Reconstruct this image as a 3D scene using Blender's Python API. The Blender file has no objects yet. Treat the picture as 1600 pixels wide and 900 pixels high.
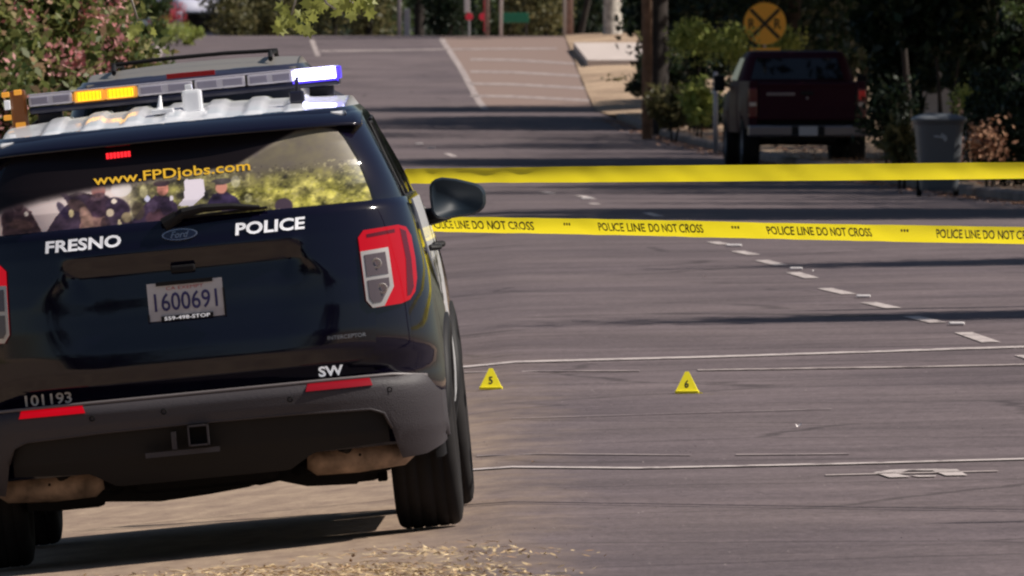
import bpy, bmesh, math, random
import numpy as np
from mathutils import Vector, Matrix
random.seed(7)
rng = np.random.default_rng(7)
sc = bpy.context.scene
COL = sc.collection

# ------------------------------------------------------------------ camera
F, H, YH = 28000.0, 2.05, 22.0          # focal length in photo pixels, lens height, horizon row
cam_d = bpy.data.cameras.new("camera"); cam = bpy.data.objects.new("camera", cam_d); COL.objects.link(cam)
cam_d.sensor_width = 36.0; cam_d.lens = F / 1600 * 36
cam_d.clip_start = 1.0; cam_d.clip_end = 6000.0
cam.location = (0, 0, H)
cam.rotation_euler = (math.pi / 2 - math.atan((450 - YH) / F), 0, 0)
cam_d.dof.use_dof = True; cam_d.dof.focus_distance = 84.0; cam_d.dof.aperture_fstop = 30.0
sc.camera = cam

# ------------------------------------------------------------------ sky, sun, exposure
SUN_EL, SUN_AZ = math.radians(47), math.radians(91)      # azimuth clockwise from +Y
w = bpy.data.worlds.new("World"); sc.world = w; w.use_nodes = True
wn = w.node_tree; wn.nodes.clear()
wo = wn.nodes.new("ShaderNodeOutputWorld"); bg = wn.nodes.new("ShaderNodeBackground"); sk = wn.nodes.new("ShaderNodeTexSky")
sk.sky_type = 'NISHITA'; sk.sun_disc = False; sk.sun_elevation = SUN_EL; sk.sun_rotation = SUN_AZ
bg.inputs[1].default_value = 0.05
wn.links.new(sk.outputs[0], bg.inputs[0]); wn.links.new(bg.outputs[0], wo.inputs[0])
sl = bpy.data.lights.new("sun", 'SUN'); so = bpy.data.objects.new("sun", sl); COL.objects.link(so)
sl.energy = 5.0; sl.angle = math.radians(0.5); sl.color = (1.0, 0.93, 0.84)
sdir = Vector((math.sin(SUN_AZ) * math.cos(SUN_EL), math.cos(SUN_AZ) * math.cos(SUN_EL), math.sin(SUN_EL)))
so.rotation_euler = sdir.to_track_quat('Z', 'Y').to_euler()
sc.view_settings.view_transform = 'Standard'; sc.view_settings.look = 'None'
sc.view_settings.exposure = 0.16; sc.view_settings.gamma = 1.0
sc.cycles.filter_width = 2.2
sc.cycles.max_bounces = 8; sc.cycles.diffuse_bounces = 3; sc.cycles.glossy_bounces = 4

# ------------------------------------------------------------------ helpers
def link(o): COL.objects.link(o); return o
def tag(o, label=None, cat=None, group=None, kind=None):
    if label: o['label'] = label
    if cat: o['category'] = cat
    if group: o['group'] = group
    if kind: o['kind'] = kind
    return o
def empty(name, loc=(0, 0, 0), rz=0.0, label=None, cat=None, group=None):
    o = bpy.data.objects.new(name, None); o.location = loc; o.rotation_euler = (0, 0, rz); o.empty_display_size = .2
    link(o); return tag(o, label, cat, group)
def mobj(name, verts, faces, m, parent=None, smooth=False, mats=None, fm=None):
    me = bpy.data.meshes.new(name)
    me.from_pydata([tuple(v) for v in verts], [], [tuple(f) for f in faces]); me.update()
    ms = mats or [m]
    for x in ms: me.materials.append(x)
    if fm is not None: me.polygons.foreach_set('material_index', list(fm))
    if smooth: me.polygons.foreach_set('use_smooth', [True] * len(me.polygons))
    o = bpy.data.objects.new(name, me); link(o)
    if parent: o.parent = parent
    return o
def bobj(name, bm, m, parent=None, smooth=False):
    me = bpy.data.meshes.new(name); bm.to_mesh(me); bm.free(); me.materials.append(m)
    if smooth: me.polygons.foreach_set('use_smooth', [True] * len(me.polygons))
    o = bpy.data.objects.new(name, me); link(o)
    if parent: o.parent = parent
    return o
def copy_tree(o, parent=None):
    c = o.copy(); link(c); c.parent = parent
    for ch in o.children: copy_tree(ch, c)
    return c
def box(bm, x0, x1, y0, y1, z0, z1, bev=0.0, M=None):
    r = bmesh.ops.create_cube(bm, size=1.0)
    for v in r['verts']:
        v.co = Vector(((x0 + x1) / 2 + v.co.x * (x1 - x0), (y0 + y1) / 2 + v.co.y * (y1 - y0), (z0 + z1) / 2 + v.co.z * (z1 - z0)))
    vs = r['verts']
    if bev > 0:
        es = list({e for v in vs for e in v.link_edges})
        rr = bmesh.ops.bevel(bm, geom=es, offset=bev, segments=2, affect='EDGES', profile=.6)
        vs = list({v for f in rr['faces'] for v in f.verts} | {v for v in vs if v.is_valid})
    if M is not None:
        for v in vs: v.co = M @ v.co
    return vs
def tube(bm, pts, rad, n=10, cap=True):
    pts = [Vector(p) for p in pts]
    if not hasattr(rad, '__len__'): rad = [rad] * len(pts)
    rings = []; up = Vector((0.13, 0.2, 1)).normalized()
    for i, p in enumerate(pts):
        d = (pts[min(i + 1, len(pts) - 1)] - pts[max(i - 1, 0)]).normalized()
        a = d.cross(up)
        if a.length < .05: a = d.cross(Vector((1, 0.1, 0)))
        a.normalize(); b = d.cross(a)
        rings.append([bm.verts.new(p + (a * math.cos(t) + b * math.sin(t)) * rad[i]) for t in [2 * math.pi * k / n for k in range(n)]])
    for A, B in zip(rings, rings[1:]):
        for k in range(n): bm.faces.new((A[k], A[(k + 1) % n], B[(k + 1) % n], B[k]))
    if cap: bm.faces.new(rings[0][::-1]); bm.faces.new(rings[-1])
def lathe(bm, prof, cx, cy, cz, n=40, axis='x'):
    rings = []
    for (a, r) in prof:
        rings.append([bm.verts.new((cx + a, cy + r * math.cos(t), cz + r * math.sin(t)) if axis == 'x' else (cx + r * math.cos(t), cy + r * math.sin(t), cz + a)) for t in [2 * math.pi * k / n for k in range(n)]])
    for A, B in zip(rings, rings[1:]):
        for k in range(n): bm.faces.new((A[k], A[(k + 1) % n], B[(k + 1) % n], B[k]))
def clip_poly(poly, axis, lim, keep_less):
    out = []
    for i in range(len(poly)):
        a, b = poly[i], poly[(i + 1) % len(poly)]
        ia = (a[axis] <= lim) == keep_less or a[axis] == lim
        ib = (b[axis] <= lim) == keep_less or b[axis] == lim
        if ia: out.append(a)
        if ia != ib:
            t = (lim - a[axis]) / (b[axis] - a[axis]); out.append((a[0] + (b[0] - a[0]) * t, a[1] + (b[1] - a[1]) * t))
    return out
def patch(name, poly, res, f, m, parent=None, thick=0.01, smooth=True):
    """a sheet cut to poly (u, v), laid on the surface f(u, v, inward offset), with an edge of its own"""
    us = [p[0] for p in poly]; vs = [p[1] for p in poly]
    nu = max(1, int(math.ceil((max(us) - min(us)) / res))); nv = max(1, int(math.ceil((max(vs) - min(vs)) / res)))
    ud = (max(us) - min(us)) / nu; vd = (max(vs) - min(vs)) / nv
    key = {}; V = []; UV = []; Fc = []
    def vid(p):
        k = (round(p[0], 5), round(p[1], 5))
        if k not in key: key[k] = len(V); V.append(f(p[0], p[1], 0.0)); UV.append(p)
        return key[k]
    for i in range(nu):
        u0 = min(us) + i * ud; col = clip_poly(clip_poly(poly, 0, u0, False), 0, u0 + ud, True)
        if len(col) < 3: continue
        for j in range(nv):
            v0 = min(vs) + j * vd; c = clip_poly(clip_poly(col, 1, v0, False), 1, v0 + vd, True)
            ids = []
            for p in c:
                k = vid(p)
                if k not in ids: ids.append(k)
            if len(ids) >= 3: Fc.append(ids)
    if thick:
        cnt = {}
        for q in Fc:
            for a, b in zip(q, q[1:] + q[:1]): cnt[(a, b)] = 1
        for (a, b) in [e for e in cnt if (e[1], e[0]) not in cnt]:
            k = len(V); V += [V[a], V[b], f(UV[b][0], UV[b][1], thick), f(UV[a][0], UV[a][1], thick)]; UV += [None] * 4
            Fc.append([k + 1, k, k + 3, k + 2])
    return mobj(name, V, Fc, m, parent, smooth)
_tc = {}
def text_mesh(s, bold=0.0, shear=0.0):
    k = (s, bold, shear)
    if k in _tc: return _tc[k]
    cu = bpy.data.curves.new("lettering", 'FONT'); cu.body = s; cu.size = 1.0; cu.offset = bold; cu.shear = shear; cu.resolution_u = 3
    o = bpy.data.objects.new("lettering", cu); link(o)
    dg = bpy.context.evaluated_depsgraph_get(); me = bpy.data.meshes.new_from_object(o.evaluated_get(dg))
    V = [(v.co.x, v.co.y) for v in me.vertices]; Fc = [list(p.vertices) for p in me.polygons]
    bpy.data.objects.remove(o); bpy.data.curves.remove(cu); bpy.data.meshes.remove(me)
    x0, x1 = min(v[0] for v in V), max(v[0] for v in V); y0, y1 = min(v[1] for v in V), max(v[1] for v in V)
    V = [((v[0] - x0) / (x1 - x0) - .5, (v[1] - y0) / (y1 - y0) - .5) for v in V]
    _tc[k] = (V, Fc); return _tc[k]
def text_on(name, s, cu, cv, wd, ht, f, m, parent, off=-0.003, bold=0.0, shear=0.0):
    V, Fc = text_mesh(s, bold, shear)
    return mobj(name, [f(cu + a * wd, cv + b * ht, off) for a, b in V], Fc, m, parent)

# ------------------------------------------------------------------ materials
def srgb(r, g, b):
    f = lambda c: ((c / 255 + .055) / 1.055) ** 2.4 if c > 10 else c / 255 / 12.92
    return (f(r), f(g), f(b), 1)
def mat(name, base, rough=.6, metal=0.0, coat=0.0, spec=.5, emit=None, estr=0.0, var=0.0, vscale=3.0, bump=0.0, bscale=40.0, trans=0.0, coat_rough=.03):
    m = bpy.data.materials.new(name); m.use_nodes = True; nt = m.node_tree; p = nt.nodes["Principled BSDF"]
    base = tuple(base) if len(base) == 4 else tuple(base) + (1,)
    p.inputs["Base Color"].default_value = base; p.inputs["Roughness"].default_value = rough; p.inputs["Metallic"].default_value = metal
    p.inputs["Coat Weight"].default_value = coat; p.inputs["Coat Roughness"].default_value = coat_rough; p.inputs["Coat IOR"].default_value = 1.5
    p.inputs["Specular IOR Level"].default_value = spec
    if trans: p.inputs["Transmission Weight"].default_value = trans
    if emit: p.inputs["Emission Color"].default_value = tuple(emit)[:3] + (1,); p.inputs["Emission Strength"].default_value = estr
    tc = nt.nodes.new("ShaderNodeTexCoord")
    n = nt.nodes.new("ShaderNodeTexNoise"); n.inputs["Scale"].default_value = vscale; n.inputs["Detail"].default_value = 6
    nt.links.new(tc.outputs["Object"], n.inputs["Vector"])
    if var > 0:
        r = nt.nodes.new("ShaderNodeMapRange"); r.inputs[1].default_value = .3; r.inputs[2].default_value = .7; r.inputs[3].default_value = 1 - var; r.inputs[4].default_value = 1 + var
        mx = nt.nodes.new("ShaderNodeVectorMath"); mx.operation = 'SCALE'; mx.inputs[0].default_value = base[:3]
        nt.links.new(n.outputs["Fac"], r.inputs[0]); nt.links.new(r.outputs[0], mx.inputs["Scale"]); nt.links.new(mx.outputs[0], p.inputs["Base Color"])
    if bump > 0:
        n2 = nt.nodes.new("ShaderNodeTexNoise"); n2.inputs["Scale"].default_value = bscale; n2.inputs["Detail"].default_value = 4
        nt.links.new(tc.outputs["Object"], n2.inputs["Vector"])
        b = nt.nodes.new("ShaderNodeBump"); b.inputs["Strength"].default_value = bump; b.inputs["Distance"].default_value = .01
        nt.links.new(n2.outputs["Fac"], b.inputs["Height"]); nt.links.new(b.outputs[0], p.inputs["Normal"])
    return m
def leaf_mat(name, c1, c2, c3=None, rough=.5, tr=.35):
    m = bpy.data.materials.new(name); m.use_nodes = True; nt = m.node_tree; nt.nodes.remove(nt.nodes["Principled BSDF"])
    out = nt.nodes["Material Output"]; g = nt.nodes.new("ShaderNodeNewGeometry"); cr = nt.nodes.new("ShaderNodeValToRGB")
    cr.color_ramp.elements[0].color = tuple(c1) + (1,); cr.color_ramp.elements[1].color = tuple(c2) + (1,)
    if c3: e = cr.color_ramp.elements.new(.86); e.color = tuple(c2) + (1,); cr.color_ramp.elements[2].color = tuple(c3) + (1,)
    d = nt.nodes.new("ShaderNodeBsdfPrincipled"); d.inputs["Roughness"].default_value = rough; d.inputs["Specular IOR Level"].default_value = .35
    t = nt.nodes.new("ShaderNodeBsdfTranslucent"); mx = nt.nodes.new("ShaderNodeMixShader"); mx.inputs[0].default_value = tr
    L = nt.links.new
    L(g.outputs["Random Per Island"], cr.inputs[0]); L(cr.outputs[0], d.inputs["Base Color"]); L(cr.outputs[0], t.inputs["Color"])
    L(d.outputs[0], mx.inputs[1]); L(t.outputs[0], mx.inputs[2]); L(mx.outputs[0], out.inputs[0])
    return m
def paver(name, a, b, patch_col=None, shoulder=False, fine=.25):
    """asphalt / soil: large blotches, fine aggregate, cracks; shoulder adds a dusty strip on the left"""
    m = bpy.data.materials.new(name); m.use_nodes = True; nt = m.node_tree; L = nt.links.new; p = nt.nodes["Principled BSDF"]
    p.inputs["Roughness"].default_value = .9; p.inputs["Specular IOR Level"].default_value = .25
    tc = nt.nodes.new("ShaderNodeTexCoord")
    def noise(s, det=5, sc=(1, 1, 1), rough=.6):
        mp = nt.nodes.new("ShaderNodeMapping"); mp.inputs["Scale"].default_value = sc; L(tc.outputs["Object"], mp.inputs[0])
        n = nt.nodes.new("ShaderNodeTexNoise"); n.inputs["Scale"].default_value = s; n.inputs["Detail"].default_value = det; n.inputs["Roughness"].default_value = rough
        L(mp.outputs[0], n.inputs["Vector"]); return n.outputs["Fac"]
    def ramp(src, p0, c0, p1, c1):
        r = nt.nodes.new("ShaderNodeValToRGB"); r.color_ramp.elements[0].position = p0; r.color_ramp.elements[0].color = c0
        r.color_ramp.elements[1].position = p1; r.color_ramp.elements[1].color = c1; L(src, r.inputs[0]); return r.outputs[0]
    def mul(x, y, fac=1.0, mode='MULTIPLY'):
        q = nt.nodes.new("ShaderNodeMix"); q.data_type = 'RGBA'; q.blend_type = mode; q.inputs[0].default_value = fac
        if hasattr(fac, 'links'): L(fac, q.inputs[0])
        L(x, q.inputs[6]); L(y, q.inputs[7]); return q.outputs[2]
    g = lambda v: (v, v, v, 1)
    c = ramp(noise(.35, 4, (1, .5, 1)), .35, a + (1,), .68, b + (1,))
    c = mul(c, ramp(noise(2.2, 5, (.35, .6, 1)), .3, g(.84), .7, g(1.12)))
    c = mul(c, ramp(noise(.9, 5, (.5, .5, 1), .65), .35, g(.80), .65, g(1.12)))
    c = mul(c, ramp(noise(9, 4, (1, .5, 1), .75), .3, g(.86), .7, g(1.13)))
    vo = nt.nodes.new("ShaderNodeTexVoronoi"); vo.feature = 'DISTANCE_TO_EDGE'; vo.inputs["Scale"].default_value = .33
    wv = nt.nodes.new("ShaderNodeMix"); wv.data_type = 'RGBA'; wv.inputs[0].default_value = .22
    nz_ = nt.nodes.new("ShaderNodeTexNoise"); nz_.inputs["Scale"].default_value = 1.3; nz_.inputs["Detail"].default_value = 6
    L(tc.outputs["Object"], nz_.inputs["Vector"]); L(tc.outputs["Object"], wv.inputs[6]); L(nz_.outputs["Color"], wv.inputs[7]); L(wv.outputs[2], vo.inputs["Vector"])
    c = mul(c, ramp(vo.outputs["Distance"], .004, g(.60), .014, g(1)))
    c = mul(c, ramp(noise(28, 3, (1, .35, 1), .8), .3, g(1 - fine), .7, g(1 + fine)))
    c = mul(c, ramp(noise(90, 2, (1, .12, 1), .8), .62, g(1), .8, (1.5, 1.42, 1.35, 1)))
    if shoulder:
        sep = nt.nodes.new("ShaderNodeSeparateXYZ"); L(tc.outputs["Object"], sep.inputs[0])
        a1 = nt.nodes.new("ShaderNodeMath"); a1.operation = 'MULTIPLY_ADD'; a1.inputs[1].default_value = 1.1; L(noise(2.5, 5, (1, .3, 1)), a1.inputs[0]); L(sep.outputs["X"], a1.inputs[2])
        r = nt.nodes.new("ShaderNodeMapRange"); r.interpolation_type = 'SMOOTHSTEP'; r.inputs[1].default_value = .95; r.inputs[2].default_value = -.15; L(a1.outputs[0], r.inputs[0])
        r2 = nt.nodes.new("ShaderNodeMapRange"); r2.interpolation_type = 'SMOOTHSTEP'; r2.inputs[1].default_value = 118; r2.inputs[2].default_value = 84; L(sep.outputs["Y"], r2.inputs[0])
        mm = nt.nodes.new("ShaderNodeMath"); mm.operation = 'MULTIPLY'; L(r.outputs[0], mm.inputs[0]); L(r2.outputs[0], mm.inputs[1])
        dust = ramp(noise(5, 6, (1, .25, 1), .7), .3, (.215, .15, .115, 1), .72, (.42, .31, .22, 1))
        q = nt.nodes.new("ShaderNodeMix"); q.data_type = 'RGBA'; L(mm.outputs[0], q.inputs[0]); L(c, q.inputs[6]); L(dust, q.inputs[7]); c = q.outputs[2]
        e1 = nt.nodes.new("ShaderNodeMath"); e1.operation = 'MULTIPLY_ADD'; e1.inputs[1].default_value = .0159; e1.inputs[2].default_value = .65 - 424 * .0159; L(sep.outputs["Y"], e1.inputs[0])
        e2 = nt.nodes.new("ShaderNodeMath"); e2.operation = 'ADD'; L(e1.outputs[0], e2.inputs[0]); L(sep.outputs["X"], e2.inputs[1])
        e3 = nt.nodes.new("ShaderNodeMapRange"); e3.inputs[1].default_value = -.05; e3.inputs[2].default_value = .12; L(e2.outputs[0], e3.inputs[0])
        e4 = nt.nodes.new("ShaderNodeMapRange"); e4.inputs[1].default_value = 415; e4.inputs[2].default_value = 430; L(sep.outputs["Y"], e4.inputs[0])
        e5 = nt.nodes.new("ShaderNodeMath"); e5.operation = 'MULTIPLY'; L(e3.outputs[0], e5.inputs[0]); L(e4.outputs[0], e5.inputs[1])
        q = nt.nodes.new("ShaderNodeMix"); q.data_type = 'RGBA'; L(e5.outputs[0], q.inputs[0]); L(c, q.inputs[6]); q.inputs[7].default_value = (.24, .17, .145, 1); c = q.outputs[2]
    L(c, p.inputs["Base Color"])
    c = mul(c, ramp(noise(150, 2, (1, .3, 1), .6), .25, g(.72), .75, g(1.3)))
    bp = nt.nodes.new("ShaderNodeBump"); bp.inputs["Strength"].default_value = .5; bp.inputs["Distance"].default_value = .012
    L(noise(60, 3), bp.inputs["Height"]); L(bp.outputs[0], p.inputs["Normal"])
    return m

def worn(name, base, under, amount, scale):
    m = mat(name, base, .85); nt = m.node_tree; L = nt.links.new; p = nt.nodes["Principled BSDF"]; tc = nt.nodes.new("ShaderNodeTexCoord"); mp = nt.nodes.new("ShaderNodeMapping"); mp.inputs["Scale"].default_value = (1, .35, 1)
    n = nt.nodes.new("ShaderNodeTexNoise"); n.inputs["Scale"].default_value = scale; n.inputs["Detail"].default_value = 8; n.inputs["Roughness"].default_value = .75
    r = nt.nodes.new("ShaderNodeValToRGB"); r.color_ramp.elements[0].position = amount - .07; r.color_ramp.elements[0].color = tuple(under) + (1,); r.color_ramp.elements[1].position = amount + .06; r.color_ramp.elements[1].color = tuple(base) + (1,)
    L(tc.outputs["Object"], mp.inputs[0]); L(mp.outputs[0], n.inputs["Vector"]); L(n.outputs["Fac"], r.inputs[0]); L(r.outputs[0], p.inputs["Base Color"]); return m
M = dict(
    road=paver("asphalt", (.118, .092, .099), (.160, .125, .128), shoulder=True),
    dirt=paver("dry_soil", (.34, .235, .16), (.50, .36, .245), fine=.3),
    grass=paver("dry_grass", (.17, .16, .05), (.30, .26, .10), fine=.4),
    conc=mat("concrete", (.52, .44, .40), .9, var=.12, vscale=2, bump=.3), kerbm=mat("dusty_kerb", (.20, .15, .13), .9, var=.35, vscale=1.2, bump=.3),
    paint=worn("road_paint", (.50, .43, .41), (.17, .135, .135), .44, 7),
    paint_worn=worn("worn_road_paint", (.40, .335, .315), (.17, .13, .13), .47, 5),
    paint_faint=worn("faint_road_paint", (.30, .245, .235), (.15, .115, .12), .50, 4),
    rpm=mat("reflector_ceramic", (.78, .72, .70), .4),
    black=mat("black_paint", (.0035, .0025, .011), .08, coat=.25, spec=.5),
    white=mat("white_paint", (.88, .88, .90), .35, coat=.6),
    suvpaint=mat("dark_grey_paint", (.022, .018, .035), .3, coat=.6),
    glass=mat("tinted_glass", (.006, .006, .008), .04, spec=.6),
    mirror=mat("mirror_teal_reflection", (.008, .016, .026), .55, spec=.3),  # dark teal stands in for what the mirror glass reflects
    plastic=mat("grey_plastic", (.050, .043, .048), .55, spec=.35, bump=.25, bscale=180),
    plastic_highlight=mat("grey_plastic_highlight", (.16, .14, .14), .45, spec=.5),  # paler copy of the grey plastic, its colour carries a highlight
    dplastic=mat("black_plastic", (.010, .009, .010), .6, spec=.25),
    rubber=mat("rubber", (.014, .012, .012), .8, spec=.25, var=.3, vscale=8),
    under=mat("underbody_metal", (.010, .009, .009), .8, spec=.2),
    muffler=mat("dusty_muffler", (.30, .21, .15), .6, metal=.2, var=.65, vscale=11, bump=.4, bscale=30),
    chrome=mat("chrome", (.6, .6, .62), .18, metal=1.0),
    redlens=mat("red_lens", (.10, .0, .003), .15, coat=.35, spec=.35, emit=(1, .0, .010), estr=.40),
    reddeep=mat("deep_red_lens", (.10, .0, .004), .12, coat=.6),
    truckred=mat("unlit_red_lens", (.13, .006, .010), .3, coat=.2),
    redrefl=mat("red_reflector_glow", (.22, .004, .010), .25, coat=.3, emit=(1, 0, .01), estr=.06),  # faint emission makes reflectors glow as if catching light
    lampframe=mat("lamp_silver", (.55, .50, .47), .3, metal=.5),
    lampdark=mat("lamp_chamber", (.10, .075, .08), .2, coat=.8),
    plate=mat("plate_white", (.46, .44, .46), .4),
    plateblue=mat("plate_ink", (.03, .025, .12), .5),
    platered=mat("plate_red", (.35, .05, .05), .5),
    letter=mat("reflective_white_glow", (.85, .85, .88), .3, emit=(1, .98, 1), estr=.30),  # weak emission stands in for light sent back by the lettering
    lettergrey=mat("decal_grey", (.55, .53, .50), .4),
    letteryel=mat("decal_yellow_glow", (.85, .50, .03), .4, emit=(1, .55, .05), estr=.12),  # slight emission brightens a printed decal that is no lamp
    logo=mat("oval_chrome", (.35, .37, .42), .25, metal=.8),
    logoblue=mat("oval_blue", (.01, .014, .04), .2, coat=.8),
    barclear=mat("light_bar_lens", (.48, .45, .50), .2, coat=.8, var=.1, vscale=6),
    bardark=mat("light_bar_base", (.012, .012, .03), .4),
    barled=mat("light_bar_module", (.26, .24, .30), .25, coat=.6),
    amber=mat("amber_lamp_on", (.9, .5, .02), .3, emit=(1, .58, .0), estr=1.3),
    amberdim=mat("amber_lamp_dim", (.5, .22, .03), .3, emit=(1, .42, .05), estr=.5),
    amberrib=mat("amber_rib", (.6, .3, .02), .4, emit=(1, .40, .0), estr=.7),
    blueon=mat("blue_lamp_on", (.5, .5, 1), .3, emit=(.62, .62, 1.0), estr=9.0),
    bluehalo=mat("blue_halo_lens", (.06, .04, .6), .2, emit=(.10, .05, 1.0), estr=.8),
    redon=mat("red_lamp_on", (.6, 0, 0), .3, emit=(1, .02, .03), estr=1.3),
    tape=leaf_mat("tape_yellow", (.96, .80, .025), (.96, .80, .025), rough=.35, tr=.5),
    tapeink=mat("tape_ink", (.05, .035, .008), .5),
    marker=mat("marker_yellow", (.97, .82, .02), .45),
    ink=mat("black_ink", (.02, .018, .01), .6),
    truck=mat("maroon_paint", (.032, .004, .012), .6, spec=.12, coat=.05, coat_rough=.3),
    tchrome=mat("dull_chrome", (.22, .20, .22), .35, metal=.9),
    sign=mat("sign_orange", (.95, .46, .05), .5),
    bin=mat("bin_plastic", (.105, .115, .13), .5),
    emblem=mat("bin_emblem", (.38, .40, .42), .6),
    steel=mat("galvanised_steel", (.38, .36, .38), .5, metal=.4),
    wood=mat("pole_wood", (.20, .12, .08), .9, var=.35, vscale=5, bump=.5),
    bark=mat("bark", (.028, .021, .018), .95, var=.4, vscale=6, bump=.8, bscale=14),
    palebark=mat("pale_bark", (.48, .43, .38), .9, var=.45, vscale=5, bump=.5, bscale=14),
    pinkbark=mat("pink_bark", (.30, .20, .18), .9, var=.3, vscale=5),
    leafdark=leaf_mat("leaf_dark", (.006, .014, .008), (.024, .042, .016)),
    leafmid=leaf_mat("leaf_mid", (.03, .055, .018), (.09, .12, .035)),
    leaflime=leaf_mat("leaf_lime", (.18, .24, .05), (.46, .48, .13)),  # albedo raised in place of sun on shrubs that stand in shade
    leafolive=leaf_mat("leaf_olive", (.06, .065, .025), (.17, .15, .06), (.30, .25, .12)),
    leafpink=leaf_mat("leaf_oleander", (.05, .085, .022), (.24, .25, .08), (.50, .30, .20), tr=.45),
    flower=leaf_mat("petal_pink", (.66, .20, .22), (.78, .46, .42), rough=.7),
    flowerred=leaf_mat("petal_red", (.45, .05, .08), (.6, .12, .14), rough=.7),
    litter=leaf_mat("leaf_litter", (.22, .10, .06), (.50, .28, .17), rough=.8, tr=.1),
    straw=leaf_mat("straw", (.30, .17, .09), (.80, .62, .36), rough=.8, tr=.1),
    house=mat("stucco", (.42, .38, .36), .9, var=.1),
    redsig=mat("red_signal_glow", (.55, .02, .04), .4, emit=(1, .05, .1), estr=.12),  # emission brightens signal lamps and the unlit gate arm alike
    green=mat("green_sign", (.02, .22, .12), .5),
)

# ------------------------------------------------------------------ terrain
PD = np.array([-400, 0, 165, 235, 290, 340, 370, 424, 445, 509, 520, 545, 600, 800, 1200, 5000.])
PZ = np.array([0, 0, -.03, -.33, -.43, -.43, -.38, -.22, .15, 1.36, 1.42, 1.15, .9, .8, .8, .8])
def prof(d): return float(np.interp(d, PD, PZ))
def sstep(a, b, x): t = min(1, max(0, (x - a) / (b - a))); return t * t * (3 - 2 * t)
def cross(X, d):
    right = .020 * min(max(X, 0), 9) * (1 - sstep(140, 215, d))
    xl = max(min(X, 0), -4.0)
    left = .098 * xl * (1 - sstep(125, 260, d))
    return right + left
def G(X, d): return prof(d) + cross(X, d)
def gp(px, py):
    """ground point seen at photo pixel (px, py)"""
    d = F * H / max(py - YH, 8)
    lo, hi = 40.0, 560.0
    fn = lambda q: YH + F / q * (H - G((px - 800) * q / F, q)) - py
    if py < 172: lo = 420.0; hi = 512.0
    elif py < 240: hi = 423.0
    a = lo
    for _ in range(60):
        mid = (lo + hi) / 2
        if fn(mid) > 0: lo = mid
        else: hi = mid
    d = (lo + hi) / 2; X = (px - 800) * d / F
    return X, d, G(X, d)
def at(px, py, d): s = F / d; return Vector(((px - 800) / s, d, H - (py - YH) / s))

ys = sorted(set([-400, -200, -80, -20] + list(np.arange(0, 60, 10)) + list(np.arange(60, 130, 2.5)) + list(np.arange(130, 560, 5)) + [600, 650, 700, 800, 1000, 1400, 2200, 3500, 5000]))
def kerb_x(d): return float(np.interp(d, [-400, 60, 120, 165, 193, 222, 260, 326, 372, 424, 466, 509, 540, 5000], [12, 11.5, 9.6, 8.1, 7.1, 6.3, 5.3, 3.72, 2.75, 1.97, 1.75, 1.55, 1.5, 1.5]))
def left_x(d): return float(np.interp(d, [-400, 150, 300, 424, 509, 5000], [-14, -14, -12, -9, -10.2, -12]))
def sheet(name, xs_of, off, m, y0=-400, y1=5000):
    V = []; Fc = []; n = None
    for y in [q for q in ys if y0 <= q <= y1]:
        xs = xs_of(y); n = len(xs)
        for x in xs: V.append((x, y, G(x, y) + (off(x, y) if callable(off) else off)))
    rows = len(V) // n
    for j in range(rows - 1):
        for i in range(n - 1): Fc.append((j * n + i, j * n + i + 1, (j + 1) * n + i + 1, (j + 1) * n + i))
    return tag(mobj(name, V, Fc, m, smooth=True), kind='structure')
sheet('ground', lambda y: [-3000, -600, -120, -40, -20, -14, -10, -6, -4, -3, -2, -1, 0, 1, 2, 3, 4, 6, 9, 14, 20, 40, 120, 600, 3000], -.05, M['dirt'])
def road_xs(y):
    a, b = left_x(y), kerb_x(y); mid = [-6, -4, -3.5, -3, -2.5, -2, -1.5, -1, -.7, -.45, -.25, -.1, 0, .12, .3, .6, 1.0, 1.45]
    return [a] + mid + [1.5 + (b - 1.5) * t for t in (.25, .5, .75, 1)] if b > 1.5 else [a] + mid + [1.46, 1.47, 1.48, 1.5]
sheet('road', road_xs, 0.0, M['road'], y1=1400)
sheet('verge', lambda y: [kerb_x(y) + .16 * sstep(410, 400, y) + t for t in (-.02 * sstep(400, 410, y), .5, 1.5, 3, 6, 12, 30)], lambda x, y: .025 + .08 * max(sstep(410, 395, y), min(1, max(0, x - kerb_x(y)))) + .5 * .02 * math.sin(x * 2 + y * .3), M['dirt'], y0=-80, y1=540)
sheet('lawn', lambda y: [left_x(y) - 40, left_x(y) - 8, left_x(y) - 2, left_x(y)], .05, M['grass'], y0=60, y1=800)
sheet('crest_verge', lambda y: [kerb_x(y) + 2, kerb_x(y) + 8, kerb_x(y) + 20, kerb_x(y) + 60], lambda x, y: .15, M['grass'], y0=495, y1=800)
# kerb with a real step
bm = bmesh.new(); prev = None
for y in [q for q in ys if 60 <= q <= 402]:
    x = kerb_x(y); z = G(x, y)
    ring = [bm.verts.new((x + a, y, z + b)) for a, b in ((-.001, -.04), (0, .10), (.03, .125), (.155, .13), (.17, -.04))]
    if prev:
        for k in range(4): bm.faces.new((prev[k], ring[k], ring[k + 1], prev[k + 1]))
    prev = ring
tag(bobj('kerb', bm, M['kerbm']), kind='structure')

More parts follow.
